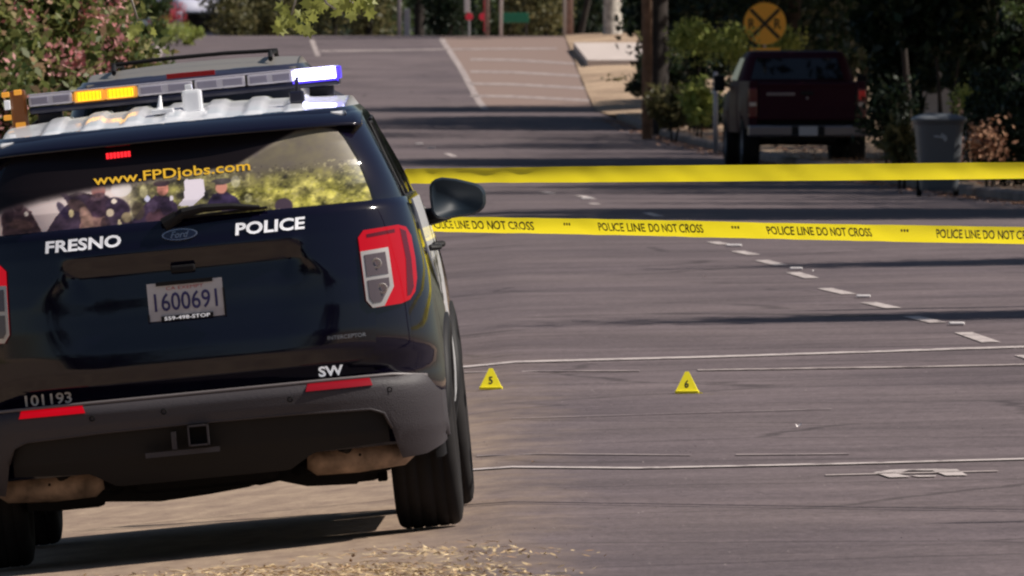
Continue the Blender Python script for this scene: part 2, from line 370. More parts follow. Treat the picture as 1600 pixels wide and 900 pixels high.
def strip(V, Fc, pts, wd, off=.006, axis='y', n=1):
    """a painted strip through ground points, wd wide; axis: the direction the width is measured in"""
    base = len(V)
    dense = []
    for a, b in zip(pts, pts[1:]):
        k = max(1, int(max(abs(b[0] - a[0]) / .25, abs(b[1] - a[1]) / 2.5)))
        for i in range(k): dense.append((a[0] + (b[0] - a[0]) * i / k, a[1] + (b[1] - a[1]) * i / k))
    dense.append(pts[-1][:2])
    for (x, y) in dense:
        for s in (-.5, .5):
            xx, yy = (x, y + s * wd) if axis == 'y' else (x + s * wd, y)
            V.append((xx, yy, G(xx, yy) + off))
    for i in range(len(dense) - 1):
        k = base + 2 * i; Fc.append((k, k + 1, k + 3, k + 2))
def marking(name, lines, m, **kw):
    V, Fc = [], []
    for pts, wd, ax in lines: strip(V, Fc, pts, wd, axis=ax, **kw)
    return tag(mobj(name, V, Fc, m), kind='structure')
def gpx(*ps): return [gp(*p)[:2] for p in ps]
marking('crosswalk_line', [(gpx((560, 580), (730, 574), (1100, 559), (1350, 551), (1750, 538)), .55, 'y'), (gpx((700, 738), (1000, 733), (1330, 726), (1700, 716)), .27, 'y')], M['paint'])
marking('worn_crosswalk_line', [(gpx((1090, 579.5), (1420, 574.5), (1700, 569)), .38, 'y'), (gpx((1290, 744), (1500, 739), (1560, 737.5)), .16, 'y')], M['paint_worn'])
marking('faded_crosswalk_line', [(gpx((725, 583), (850, 581), (1000, 580.5)), .25, 'y'), (gpx((745, 714), (1080, 712.5)), .14, 'y'), (gpx((1150, 712), (1328, 710.5)), .16, 'y'), (gpx((800, 655), (1300, 640)), .08, 'y')], M['paint_faint'])
# dashes of the broken lane line
dashes = [((1113, 378.5), (1131, 382.5)), ((1152, 393), (1178, 399)), ((1190, 407.5), (1221, 415.5)), ((1239, 426.5), (1269, 435.5)), ((1289, 451.5), (1327, 460.5)), ((1357, 473.5), (1397, 482.5)), ((1424, 495.5), (1466, 505)), ((1505, 520.5), (1549, 536)),
          ((1600, 556), (1668, 578)), ((905, 306), (926, 311)), ((850, 300), (864, 303)), ((1010, 333), (1030, 339)), ((698, 240), (710, 245)), ((925, 318), (932, 320))]
marking('lane_dashes', [(gpx(a, b), .115, 'x') for a, b in dashes], M['paint'])
marking('far_lane_line', [(gpx((690, 61), (722, 110), (748, 158), (758, 171)), .17, 'x'), (gpx((487, 62), (497, 88)), .14, 'x'), (gpx((252, 66), (244, 92)), .25, 'x'), (gpx((500, 80), (600, 79), (700, 77), (870, 76)), 1.6, 'y')], M['paint_worn'])
marking('far_crosshatch', [(gpx((735, y0), (800, y0 + 1), (905 + i * 5, y0 + 7)), 2.0, 'y') for i, y0 in enumerate((93, 112, 131, 150))], M['paint_worn'])
marking('far_stop_line', [(gpx((660, 215), (720, 215.5)), 1.2, 'y'), (gpx((770, 218), (860, 219)), 1.0, 'y'), (gpx((930, 221), (1010, 225)), 1.0, 'y'), (gpx((618, 213), (640, 214)), 1.0, 'y')], M['paint_faint'])
# pavement legend seen edge-on: two bars joined by an arc
V, Fc = [], []
cxp, cyp, _ = gp(1440, 742)
def gsh(poly, off=.006):
    b = len(V)
    for px, py in poly: x, y, z = gp(px, py); V.append((x, y, z + off))
    Fc.append(list(range(b, b + len(poly))))
gsh([(1365, 740), (1392, 736), (1420, 737), (1402, 742), (1424, 747), (1390, 748)])
gsh([(1392, 736), (1440, 734.3), (1495, 735), (1470, 737.2), (1420, 737)])
gsh([(1455, 736.5), (1495, 735), (1512, 744.5), (1478, 745)])
gsh([(1418, 744), (1440, 745), (1463, 744.6), (1462, 746.4), (1436, 747)])
tag(mobj('pavement_legend', V, Fc, M['paint']), kind='structure')

# raised markers between the dashes
bm = bmesh.new(); box(bm, -.05, .05, -.05, .05, 0, .018, .006)
proto = bobj('road_stud', bm, M['rpm']); first = True
studs = [((1147, 385.5), 'white road stud just below the printed tape, farthest of the four'), ((1244, 422), 'white road stud on the lane line, second from the printed tape'), ((1349, 465.5), 'white road stud on the lane line, third from the printed tape'), ((1495, 508.5), 'white road stud nearest to the far crosswalk line'),
         ((917, 311.5), 'white road stud between the two police tapes'), ((655, 225.5), 'white road stud beside the driver side of the road far behind the tapes'), ((674, 232), 'white road stud on the far lane line, right of its pair')]
for (p, lab) in studs:
    o = proto if first else link(proto.copy()); first = False
    x, y, z = gp(*p); o.location = (x, y, z + .004)
    k = 1.0 if y < 150 else 1.35
    o.scale = (k, k * 2.2, 1); tag(o, lab, 'road stud', 'raised reflectors along the lane line')

# ------------------------------------------------------------------ SUV
def interp_tab(tab):
    z = [t[0] for t in tab]
    cols = [[t[k] for t in tab] for k in range(1, len(tab[0]))]
    return lambda q: [float(np.interp(q, z, c)) for c in cols]
LOW = interp_tab([(.26, .90, .24, 4.80), (.36, .955, .17, 4.93), (.48, .985, .12, 5.02), (.60, .992, .10, 5.05), (.68, .990, .095, 5.04), (.72, .987, .066, 5.03), (.77, .985, .052, 5.01), (.84, .982, .050, 4.99), (.95, .980, .055, 4.95), (1.05, .972, .063, 4.85), (1.14, .958, .074, 4.6), (1.24, .940, .088, 4.15), (1.31, .925, .102, 3.75), (1.35, .912, .115, 3.6)])
UP = interp_tab([(1.30, .912, .135, 3.70), (1.318, .908, .118, 3.65), (1.34, .903, .122, 3.60), (1.42, .880, .15, 3.42), (1.52, .842, .20, 3.20), (1.60, .808, .25, 3.02), (1.66, .782, .295, 2.88), (1.70, .765, .335, 2.76), (1.735, .735, .40, 2.66)])
NE, NU, LR = 3.2, 4.2, .55
def EX(z): return float(np.interp(z, [1.33, 1.50], [NE, NU]))
def RS(x, z, up=None):
    """rear surface depth at lateral x, height z"""
    upper = up if up is not None else z > 1.33
    w_, r, f = (UP if upper else LOW)(z); e = EX(z) if upper else NE
    return r + LR * (1 - (1 - min(abs(x) / w_, .9995) ** e) ** (1 / e))
def flare(y, z):
    b = .042 * math.exp(-((y - 1.0) / .42) ** 2) * sstep(1.18, .80, z) * sstep(.1, .5, z)
    return max(b, .020 * math.exp(-((y - 4.02) / .48) ** 2) * max(0, 1 - abs(z - .62) / .45))
def SS(y, z):
    """side surface: x at depth y"""
    w_, r, f = (UP if z > 1.33 else LOW)(z); t = 0
    if y < r + LR: t = ((r + LR - y) / LR); w_ = w_ * max(0, 1 - min(t, 1) ** NE) ** (1 / NE)
    elif y > f - .8: t = min(1, (y - f + .8) / .8); w_ = w_ * max(0, 1 - t ** 2.6) ** (1 / 2.6)
    return w_ + flare(y, z)
def shell(tabf, zs, y_ref, nr=16):
    V = []; Fc = []; n = 0
    for z in zs:
        E = EX(z) if tabf is UP else NE
        w_, r, f = tabf(z); ring = []
        th = [math.pi / 2 * k / nr for k in range(nr + 1)]
        half = []
        for t in th:                                   # rear centre -> side
            s, c = math.sin(t), math.cos(t)
            half.append((w_ * s ** (2 / E) if s > 0 else 0, r + LR * (1 - (c ** (2 / E) if c > 1e-9 else 0))))
        for k in range(1, 40): half.append((w_, r + LR + (f - .8 - r - LR) * k / 40))
        for t in th:
            s, c = math.sin(t), math.cos(t)
            half.append((w_ * (c ** (2 / 2.6) if c > 1e-9 else 0), f - .8 + .8 * (s ** (2 / 2.6) if s > 0 else 0)))
        ring = [(x + flare(y, z) * (1 if x > .8 else 0), y, z) for x, y in half] + [(-x - flare(y, z) * (1 if x > .8 else 0), y, z) for x, y in half[-2:0:-1]]
        n = len(ring); V += ring
    for j in range(len(zs) - 1):
        for i in range(n):
            a, b = j * n + i, j * n + (i + 1) % n; q = (a, b, b + n, a + n)
            c = [sum(V[k][m_] for k in q) / 4 for m_ in range(3)]
            if any((c[1] - ya) ** 2 + (c[2] - .39) ** 2 < .43 ** 2 for ya in (1.0, 4.02)) and abs(c[0]) > .7: continue
            if c[1] < .4 and abs(c[0]) < .70 and .74 < c[2] < 1.30: continue
            Fc.append(q)
    Fc.append(list(range((len(zs) - 1) * n, len(zs) * n)))
    return V, Fc
def wheel_mesh():
    tb = bmesh.new(); p = []
    hw = .128
    p += [(hw - .02, .235), (hw + .004, .27), (hw + .008, .315), (hw, .350), (hw - .012, .364), (hw - .026, .370)]
    for g in (.078, .03, -.03, -.078):
        p += [(g + .006, .3725), (g + .004, .369), (g - .004, .369), (g - .006, .3725)]
    p += [(-hw + .026, .370), (-hw + .012, .364), (-hw, .350), (-hw - .008, .315), (-hw - .004, .27), (-hw + .02, .235)]
    lathe(tb, p, 0, 0, 0, 96)
    rb = bmesh.new()
    lathe(rb, [(.10, .238), (.115, .225), (.09, .21), (.06, .205), (.058, .07), (.075, .06), (.078, .02), (.078, .001)], 0, 0, 0, 40)
    lathe(rb, [(.10, .238), (-.10, .238), (-.10, .2), (-.02, .18), (-.02, .02)], 0, 0, 0, 40)
    for k in range(5):
        a = k * 2 * math.pi / 5
        box(rb, .058, .092, .05, .21, -.03, .03, .008, Matrix.Rotation(a, 4, 'X'))
    return tb, rb
WT, WR = wheel_mesh()
me_tyre = bpy.data.meshes.new('tyre'); WT.to_mesh(me_tyre); me_tyre.materials.append(M['rubber']); me_tyre.polygons.foreach_set('use_smooth', [True] * len(me_tyre.polygons))
me_rim = bpy.data.meshes.new('rim'); WR.to_mesh(me_rim); me_rim.materials.append(M['steel'])
def wheel(root, x, y, z=.372, k=1.0):
    e = bpy.data.objects.new('wheel', None); link(e); e.parent = root; e.location = (x, y, z * k)
    if x < 0: e.rotation_euler = (0, 0, math.pi)
    e.scale = (k, k, k)
    for nm, me in (('tyre', me_tyre), ('rim', me_rim)):
        o = bpy.data.objects.new(nm, me); link(o); o.parent = e
def roofz(x, y): return 1.800 - .030 * (x / .75) ** 2 - .060 * ((y - 1.9) / 1.45) ** 2
def spoiler(root, m, name='spoiler'):
    V, Fc = [], []; xs = np.linspace(-.765, .765, 49)
    pr = [(.62, 1.745), (.50, 1.742), (.43, 1.737), (.36, 1.726), (.30, 1.708), (.25, 1.686), (.232, 1.673), (.238, 1.665), (.30, 1.663), (.42, 1.668)]
    for x in xs:
        t = abs(x) / .765; dy = .16 * t ** 3.2; dz = -.012 * t ** 2 - .03 * t ** 8; tk = 1 - .25 * t ** 6
        for (y, z) in pr: V.append((x, y + dy, 1.78 + (z - 1.78) * tk + dz))
    n = len(pr)
    for i in range(len(xs) - 1):
        for k in range(n - 1): Fc.append((i * n + k, i * n + k + 1, (i + 1) * n + k + 1, (i + 1) * n + k))
    for b in (0, (len(xs) - 1) * n): Fc.append([b + k for k in range(n)])
    return mobj(name, V, Fc, m, root, smooth=True)

def suv_common(root, paint, roofm, ribs=True):
    V, Fc = shell(LOW, list(np.linspace(.36, .68, 9)) + list(np.linspace(.72, 1.35, 16)), 0)
    mobj('body', V, Fc, paint, root, smooth=True)
    V, Fc = shell(UP, [1.30] + list(np.linspace(1.34, 1.735, 12)), 0)
    mobj('cabin', V, Fc, paint, root, smooth=True)
    spoiler(root, paint)
    # roof with pressed ribs
    xs = np.linspace(-.70, .70, 113); yy = list(np.linspace(.46, .60, 8)) + list(np.linspace(.65, 2.75, 24)); V, Fc = [], []
    for y in yy:
        for x in xs:
            rb = 0
            if ribs and abs(x) < .62:
                rb = .012 * sstep(-.2, .6, math.cos(x * 2 * math.pi / .165)) * sstep(.47, .56, y)
            V.append((x, y, roofz(x, y) - .012 + rb + .012))
    n = len(xs)
    for j in range(len(yy) - 1):
        for i in range(n - 1): Fc.append((j * n + i, j * n + i + 1, (j + 1) * n + i + 1, (j + 1) * n + i))
    b0 = len(V)
    for i in range(n): V.append((V[i][0], .46, V[i][2] - .035))
    for i in range(n - 1): Fc.append((b0 + i, b0 + i + 1, i + 1, i))
    for s in (0, n - 1):
        b1 = len(V)
        for j in range(len(yy)): v = V[j * n + s]; V.append((v[0] + (.03 if s else -.03), v[1], v[2] - .05))
        for j in range(len(yy) - 1): Fc.append((j * n + s, (j + 1) * n + s, b1 + j + 1, b1 + j))
    mobj('roof', V, Fc, roofm, root, smooth=True)
    # arches, sills, underbody
    for s in (1, -1):
        for ya in (1.0, 4.02):
            bm = bmesh.new(); N = 28; prev = None
            for k in range(N + 1):
                a = math.radians(-12 + 204 * k / N); ring = []
                for r_, off in ((.395, -.06), (.40, .004), (.425, .014), (.475, .008), (.48, -.02)):
                    y = ya + r_ * math.cos(a); z = .385 + r_ * math.sin(a)
                    ring.append(bm.verts.new((s * (SS(y if 0.35 < y < 4.7 else min(max(y, .35), 4.7), max(z, .36)) + off), y, z)))
                if prev:
                    for q in range(4): bm.faces.new((prev[q], ring[q], ring[q + 1], prev[q + 1]))
                prev = ring
            bobj('wheel_arch', bm, M['dplastic'], root, smooth=True)
        bm = bmesh.new(); box(bm, s * .90 - .06, s * .90 + .06, 1.42, 3.6, .26, .42, .03); bobj('sill', bm, M['dplastic'], root)
    bm = bmesh.new()
    box(bm, -.72, .72, .40, 4.6, .42, .62, .03)                      # floor pan
    box(bm, -.30, .30, .55, 4.2, .25, .43, .05)                      # tank and tunnel
    box(bm, -.62, -.40, 1.5, 3.4, .27, .43, .03); box(bm, .40, .62, 1.5, 3.4, .27, .43, .03)
    box(bm, -.70, .70, 3.7, 4.7, .26, .45, .04)
    tube(bm, [(-.74, 1.0, .34), (0, 1.0, .36), (.74, 1.0, .34)], .05)
    tube(bm, [(-.70, .95, .30), (-.2, .9, .27), (.2, .9, .27), (.70, .95, .30)], .03)
    for y0_, dz_ in ((.62, 0), (1.35, .01), (3.5, .03)):
        pf = [(-.74, .225), (-.60, .215), (-.42, .232), (-.2, .212), (0, .222), (.16, .236), (.26, .258), (.40, .216), (.60, .206), (.64, .24), (.74, .25)]
        a_ = [bm.verts.new((x, y0_, z + dz_)) for x, z in pf] + [bm.verts.new((.74, y0_, .45)), bm.verts.new((-.74, y0_, .45))]
        b_ = [bm.verts.new((x, y0_ + .5, z + dz_)) for x, z in pf] + [bm.verts.new((.74, y0_ + .5, .45)), bm.verts.new((-.74, y0_ + .5, .45))]
        bm.faces.new(a_); bm.faces.new(b_[::-1])
        for k in range(len(a_)): bm.faces.new((a_[k], a_[(k + 1) % len(a_)], b_[(k + 1) % len(a_)], b_[k]))
    bobj('underbody', bm, M['under'], root)
    for s in (1, -1):
        for y in (1.0, 4.02): wheel(root, s * .878, y, .367)
    RSf = lambda u, v, o: (u, RS(u, v, True) - .004 + o, v)
    g = patch('rear_window', [(-.80, 1.318), (.80, 1.318), (.782, 1.40), (.745, 1.52), (.70, 1.61), (.66, 1.662), (.60, 1.68), (-.60, 1.68), (-.66, 1.662), (-.70, 1.61), (-.745, 1.52), (-.782, 1.40)], .03, RSf, M['glass'], root, .006)
    for s in (1, -1):
        SF = lambda u, v, o, s=s: (s * (SS(u, v) + .003 - o), u, v)
        for nm, poly in (('quarter_window', [(.62, 1.35), (1.28, 1.35), (1.28, 1.66), (.82, 1.66)]), ('rear_door_window', [(1.36, 1.35), (2.22, 1.35), (2.22, 1.68), (1.36, 1.67)]), ('front_door_window', [(2.30, 1.35), (3.22, 1.35), (2.80, 1.67), (2.30, 1.68)])):
            q = patch(nm, poly if s > 0 else poly[::-1], .05, SF, M['glass'], root, .004)
            fr = bmesh.new(); us = [p[0] for p in poly]
            pts = [Vector(SF(p[0], p[1], -.002)) for p in poly]; tube(fr, pts + [pts[0]], .007, 6); bobj('trim', fr, M['dplastic'], q)
    return g
def tail_lamp(root, s):
    f = lambda u, v, o: (s * u, RS(u, v, False) - .020 + o, v)
    pl = [(.712, 1.205), (.735, 1.232), (.875, 1.240), (.905, 1.228), (.922, 1.19), (.930, 1.10), (.930, 1.02), (.918, .965), (.895, .936), (.860, .924), (.745, .918), (.722, .95)]
    L_ = patch('tail_lamp', pl if s > 0 else pl[::-1], .015, f, M['redlens'], root, .035)
    f2 = lambda u, v, o: (s * u, RS(u, v, False) - .024 + o, v)
    pl = [(.716, 1.148), (.828, 1.155), (.836, .995), (.792, .922), (.745, .918), (.722, .95)]
    patch('chrome_surround', pl if s > 0 else pl[::-1], .02, f2, M['lampframe'], L_, .006)
    f4 = lambda u, v, o: (s * u, RS(u, v, False) - .0225 + o, v)
    for pl in ([(.880, 1.225), (.903, 1.212), (.915, 1.10), (.915, .985), (.900, .955), (.885, .95), (.893, 1.10)], [(.745, 1.215), (.86, 1.225), (.86, 1.210), (.745, 1.200)]):
        patch('lens_edge', pl if s > 0 else pl[::-1], .02, f4, M['reddeep'], L_, .002)
    f3 = lambda u, v, o: (s * u, RS(u, v, False) - .0275 + o, v)
    for pl in ([(.731, 1.133), (.815, 1.138), (.820, 1.050), (.734, 1.046)], [(.735, 1.030), (.820, 1.034), (.820, 1.0), (.783, .940), (.750, .938), (.737, .958)]):
        c = patch('lamp_chamber', pl if s > 0 else pl[::-1], .02, f3, M['lampdark'], L_, .003)
        cx_, cz_ = sum(p[0] for p in pl[:4]) / 4, pl[0][1] - .038
        bm = bmesh.new(); lathe(bm, [(-.0, .022), (-.004, .020), (-.004, .014), (.0, .012)], 0, 0, 0, 20, 'z')
        for v in bm.verts: v.co = Vector((s * (cx_ + v.co.x), RS(cx_, cz_, False) - .031 + v.co.z, cz_ + v.co.y))
        bobj('reflector_ring', bm, M['lampframe'], L_)
    return L_

def sm(a, b, x): t = np.clip((x - a) / (b - a), 0, 1); return t * t * (3 - 2 * t)
def TG(x, z):
    """tailgate relief: number plate recess under an overhanging handle strip"""
    m_ = sm(.51 + .15 * sm(1.17, 1.02, z), .42 - .08 * sm(1.17, 1.02, z), abs(x)) * sm(1.225, 1.145, z) * sm(.70, 1.02, z)
    lip = -.008 * sm(1.19, 1.235, z) * sm(1.28, 1.235, z) * sm(.50, .44, abs(x))
    brow = .004 * sm(.78, .72, z)
    return RS(x, z, False) - .012 + .026 * m_ + lip + brow

# -- print on the rear window (flat film): colours laid out over the glass
def paint_print(U, Vv):
    """U lateral, Vv height -> rgb (0..1 srgb) of the printed film"""
    def P(px, py):
        dx, dy = px - 328, 865 - py
        return ((.9953 * dx + .0966 * dy) / 389, (-.0966 * dx + .9953 * dy) / 389)
    C = np.zeros(U.shape + (3,)); C[:] = (.075, .055, .065)
    def vn(fx, fz, seed, oc=4):
        r_ = np.random.default_rng(seed); out = np.zeros(U.shape); amp = 1; tot = 0
        for k_ in range(oc):
            gx, gz = int(fx * 2 ** k_) + 3, int(fz * 2 ** k_) + 3; gr = r_.random((gz, gx))
            a_ = (U + .8) / 1.6 * (gx - 2); b_ = (Vv - 1.31) / .4 * (gz - 2); i0 = np.clip(a_.astype(int), 0, gx - 2); j0 = np.clip(b_.astype(int), 0, gz - 2)
            fa, fb = np.clip(a_ - i0, 0, 1), np.clip(b_ - j0, 0, 1); fa = fa * fa * (3 - 2 * fa); fb = fb * fb * (3 - 2 * fb)
            out += amp * ((gr[j0, i0] * (1 - fa) + gr[j0, i0 + 1] * fa) * (1 - fb) + (gr[j0 + 1, i0] * (1 - fa) + gr[j0 + 1, i0 + 1] * fa) * fb); tot += amp; amp *= .6
        return out / tot * 2 - 1
    n1 = np.sin(U * 37 + np.sin(Vv * 51) * 2) * np.sin(Vv * 43 + np.sin(U * 29) * 2); n2 = np.sin(U * 131 + np.sin(Vv * 97) * 3) * np.sin(Vv * 117 + np.cos(U * 83) * 3)
    n1 = vn(16, 6, 1) * 1.4; n2 = vn(44, 14, 2) * 1.4
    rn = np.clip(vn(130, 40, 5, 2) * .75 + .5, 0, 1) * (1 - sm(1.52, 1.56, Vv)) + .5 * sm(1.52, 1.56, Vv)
    # print turns near black above this curve
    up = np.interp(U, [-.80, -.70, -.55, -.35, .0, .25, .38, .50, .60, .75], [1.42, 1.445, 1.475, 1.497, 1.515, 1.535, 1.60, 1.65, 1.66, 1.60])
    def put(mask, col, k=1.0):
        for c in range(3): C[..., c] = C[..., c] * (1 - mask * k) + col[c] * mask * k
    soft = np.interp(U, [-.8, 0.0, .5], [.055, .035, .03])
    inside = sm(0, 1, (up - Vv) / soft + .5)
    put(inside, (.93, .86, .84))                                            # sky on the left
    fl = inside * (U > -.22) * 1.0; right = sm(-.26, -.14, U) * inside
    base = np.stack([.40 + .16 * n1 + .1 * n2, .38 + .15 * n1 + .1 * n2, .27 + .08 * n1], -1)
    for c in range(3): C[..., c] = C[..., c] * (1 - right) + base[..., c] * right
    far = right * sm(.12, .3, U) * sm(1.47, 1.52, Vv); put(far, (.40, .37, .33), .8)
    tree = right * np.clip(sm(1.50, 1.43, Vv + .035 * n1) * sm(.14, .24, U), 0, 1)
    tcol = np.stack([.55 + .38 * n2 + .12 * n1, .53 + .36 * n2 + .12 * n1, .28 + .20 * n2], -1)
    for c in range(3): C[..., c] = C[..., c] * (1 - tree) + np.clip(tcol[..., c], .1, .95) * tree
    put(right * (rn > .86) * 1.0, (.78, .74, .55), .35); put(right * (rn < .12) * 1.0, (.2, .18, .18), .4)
    def blob(px, py, rx, ry, col, k=1.0, ang=0.0):
        u, v = P(px, py); du, dv = U - u, Vv - v; ca, sa = math.cos(ang), math.sin(ang)
        a, b = du * ca + dv * sa, -du * sa + dv * ca
        q = (a / (rx / 389)) ** 2 + (b / (ry / 389)) ** 2
        put(sm(1.25, .8, q) * inside, col, k)
    def poly(pts, col, k=1.0):
        q = [P(*p) for p in pts]; ins = np.zeros(U.shape, bool); j = len(q) - 1
        for i in range(len(q)):
            (xi, yi), (xj, yj) = q[i], q[j]
            ins ^= ((yi > Vv) != (yj > Vv)) & (U < (xj - xi) * (Vv - yi) / (yj - yi + 1e-9) + xi); j = i
        put(ins * inside, col, k)
    # rider far left
    blob(22, 345, 24, 26, (.30, .22, .24)); blob(25, 322, 8, 9, (.22, .16, .17)); poly([(0, 335), (45, 330), (66, 368), (0, 372)], (.33, .25, .27)); blob(38, 335, 3, 4, (.9, .85, .8))
    # big horse and rider
    poly([(90, 302), (96, 296), (104, 306), (120, 300), (150, 306), (176, 312), (200, 330), (206, 352), (190, 362), (140, 366)], (.22, .17, .20))
    poly([(66, 370), (84, 340), (104, 318), (90, 304), (92, 300), (112, 309), (128, 304), (160, 312), (196, 326), (204, 340), (196, 362)], (.27, .22, .28))
    poly([(118, 372), (128, 330), (140, 318), (158, 330), (170, 366)], (.52, .40, .38)); blob(147, 338, 14, 18, (.58, .45, .42), .8, .4)
    blob(152, 322, 22, 18, (.28, .21, .27)); blob(151, 298, 11, 12, (.62, .40, .38)); blob(151, 288, 15, 5, (.20, .15, .20)); blob(182, 324, 20, 14, (.24, .19, .26), 1, -.5)
    blob(170, 333, 6, 6, (.85, .78, .68)); blob(109, 334, 4, 6, (.85, .78, .6)); blob(176, 315, 4, 4, (.92, .86, .8)); blob(128, 360, 4, 3, (.9, .85, .7)); blob(185, 352, 3, 9, (.8, .74, .6))
    blob(187, 296, 16, 12, (.93, .90, .90), .8)
    # middle officer
    poly([(205, 345), (226, 318), (240, 306), (262, 308), (275, 320), (282, 352), (200, 356)], (.24, .19, .27)); blob(252, 296, 9, 10, (.72, .48, .42)); blob(250, 287, 13, 5, (.24, .19, .22)); blob(228, 311, 4, 5, (.8, .8, .9)); blob(222, 300, 6, 10, (.75, .72, .55), .7)
    blob(248, 340, 22, 13, (.36, .25, .28), .8); blob(266, 310, 3, 4, (.85, .82, .85))
    for (px, py, rx, ry, col, an) in ((118, 322, 16, 9, (.36, .28, .27), -.5), (133, 342, 9, 20, (.66, .53, .47), .25), (96, 330, 6, 16, (.20, .16, .26), .5), (163, 352, 8, 12, (.22, .17, .19), 0), (150, 308, 12, 6, (.40, .32, .36), .2), (196, 340, 8, 8, (.66, .60, .44), .3), (214, 330, 10, 14, (.30, .26, .22), 0), (236, 322, 8, 10, (.33, .27, .36), 0), (258, 326, 9, 11, (.19, .15, .22), 0), (300, 300, 9, 14, (.97, .94, .95), .2), (352, 314, 12, 6, (.30, .26, .36), 0), (30, 352, 20, 8, (.42, .32, .30), -.2), (10, 335, 8, 14, (.24, .18, .2), 0)):
        blob(px, py, rx, ry, col, .75, an)
    # pale horse
    poly([(286, 281), (316, 280), (318, 305), (300, 322), (276, 322), (286, 310)], (.90, .86, .90))
    # right officer
    poly([(322, 318), (332, 303), (352, 300), (368, 308), (376, 320), (372, 330), (320, 330)], (.22, .18, .28)); blob(344, 293, 9, 10, (.80, .55, .48)); blob(344, 284, 16, 5, (.30, .28, .28)); blob(330, 290, 5, 5, (.55, .52, .36), .8)
    blob(366, 284, 7, 9, (.8, .78, .7), .5); blob(386, 310, 6, 7, (.82, .80, .62), .6)
    blob(442, 322, 14, 12, (.30, .25, .30)); blob(434, 330, 3, 3, (.9, .85, .7))
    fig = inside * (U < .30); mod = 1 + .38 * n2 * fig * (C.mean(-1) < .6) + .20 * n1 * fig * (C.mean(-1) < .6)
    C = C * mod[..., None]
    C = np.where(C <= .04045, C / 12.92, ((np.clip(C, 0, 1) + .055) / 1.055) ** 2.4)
    return C

# root: police SUV leans with the shoulder it stands on
CAR = empty('police_suv', at(328, 865, 72.0), 0, 'black and white police SUV parked on the dusty shoulder with its light bar flashing', 'police car')
CAR.rotation_euler = (0.0, -.0967, -.0122)
suv_common(CAR, M['black'], M['white'])
# painted doors
for s in (1, -1):
    SF = lambda u, v, o, s=s: (s * (SS(u, v) + .005 - o), u, v)
    rp = [(1.40, .45), (2.27, .45), (2.27, 1.33), (1.34, 1.33), (1.34, .90), (1.50, .72)]
    fp = [(2.285, .45), (3.35, .45), (3.42, .80), (3.36, 1.20), (3.30, 1.33), (2.285, 1.33)]
    for nm, poly in (('rear_door', rp), ('front_door', fp)):
        q = patch(nm, poly if s > 0 else poly[::-1], .06, SF, M['white'], CAR, .008)
        bm = bmesh.new(); yh = 1.52 if nm == 'rear_door' else 2.45
        xh = SS(yh, 1.12); pts = [(s * (xh + .01), yh, 1.12), (s * (xh + .045), yh + .03, 1.12), (s * (xh + .045), yh + .20, 1.12), (s * (xh + .01), yh + .23, 1.12)]
        tube(bm, pts, .013, 8); bobj('door_handle', bm, M['dplastic'], q)
    m_ = text_on('door_lettering', 'POLICE', 2.1 * s, .98, 1.0, .2, lambda u, v, o, s=s: (s * (SS(abs(u), v) + .008), abs(u) if s > 0 else abs(u), v), M['ink'], CAR, bold=.02)
# tailgate
tgf = lambda u, v, o: (u, float(TG(u, v)) + o, v)
tg = patch('tailgate', [(-.755, 1.316), (-.752, .86), (-.742, .77), (-.715, .725), (-.665, .705), (.665, .705), (.715, .725), (.742, .77), (.752, .86), (.755, 1.316)], .0125, tgf, M['black'], CAR, .02)
# bumper cover
BW = interp_tab([(.20, .92, .16), (.26, .94, .12), (.33, .97, .075), (.42, .995, .03), (.50, 1.004, .01), (.56, 1.007, .0), (.605, 1.005, .0), (.63, 1.0, .012), (.645, .99, .04), (.65, .985, .075)])
def BS(x, z):
    w_, r = BW(z); return r + .62 * (1 - (1 - min(abs(x) / w_, .9995) ** 3.4) ** (1 / 3.4))
def bumper_strip(name, top, bot, x0, x1, m, parent, off=0.0, n=80, k=14):
    V, Fc = [], []
    for i in range(n + 1):
        x = x0 + (x1 - x0) * i / n
        # denser towards the corners
        zt, zb = top(x), bot(x)
        for j in range(k + 1): z = zb + (zt - zb) * j / k; V.append((x, BS(x, z) + off, z))
    for i in range(n):
        for j in range(k): a = i * (k + 1) + j; Fc.append((a, a + k + 1, a + k + 2, a + 1))
    return mobj(name, V, Fc, m, parent, smooth=True)
top = lambda x: float(np.interp(abs(x), [0, .60, .80, .93, .97, 1.0], [.650, .650, .648, .630, .57, .545]))
midz = lambda x: float(np.interp(abs(x), [0, .40, .70, .755, .775, .80], [.528, .525, .515, .49, .43, .30]))
lowz = lambda x: float(np.interp(abs(x), [0, .60, .78, .90, .97, 1.0], [.30, .30, .30, .31, .34, .37]))
bumper = bumper_strip('bumper', top, lambda x: max(midz(x), lowz(x)), -.985, .985, M['plastic'], CAR, n=120)
for s in (1, -1):      # bumper flank, running forward to the wheel arch
    V, Fc = [], []
    for i in range(10):
        for j in range(9):
            z = lowz(1.0) + (.56 - lowz(1.0)) * j / 8; y0 = BS(.985, z); y = y0 + (.64 - y0) * i / 9
            V.append((s * (.985 + .012 * min(1, i / 3)), y, z))
    for i in range(9):
        for j in range(8): a = i * 9 + j; Fc.append((a, a + 9, a + 10, a + 1))
    mobj('bumper_flank', V, Fc, M['plastic'], CAR, smooth=True)
bumper_strip('lower_valance', lambda x: midz(x) + .004, lambda x: float(np.interp(abs(x), [0, .35, .45, .76], [.30, .30, .36, .375])), -.76, .76, M['dplastic'], CAR, off=.035, n=60)
bm = bmesh.new(); tube(bm, [(x, BS(x, .64) + .002, top(x) - .004) for x in np.linspace(-.93, .93, 70)], .0075, 8); bobj('bumper_top_highlight', bm, M['plastic_highlight'], CAR, smooth=True)  # paler tube added along the top edge as its highlight
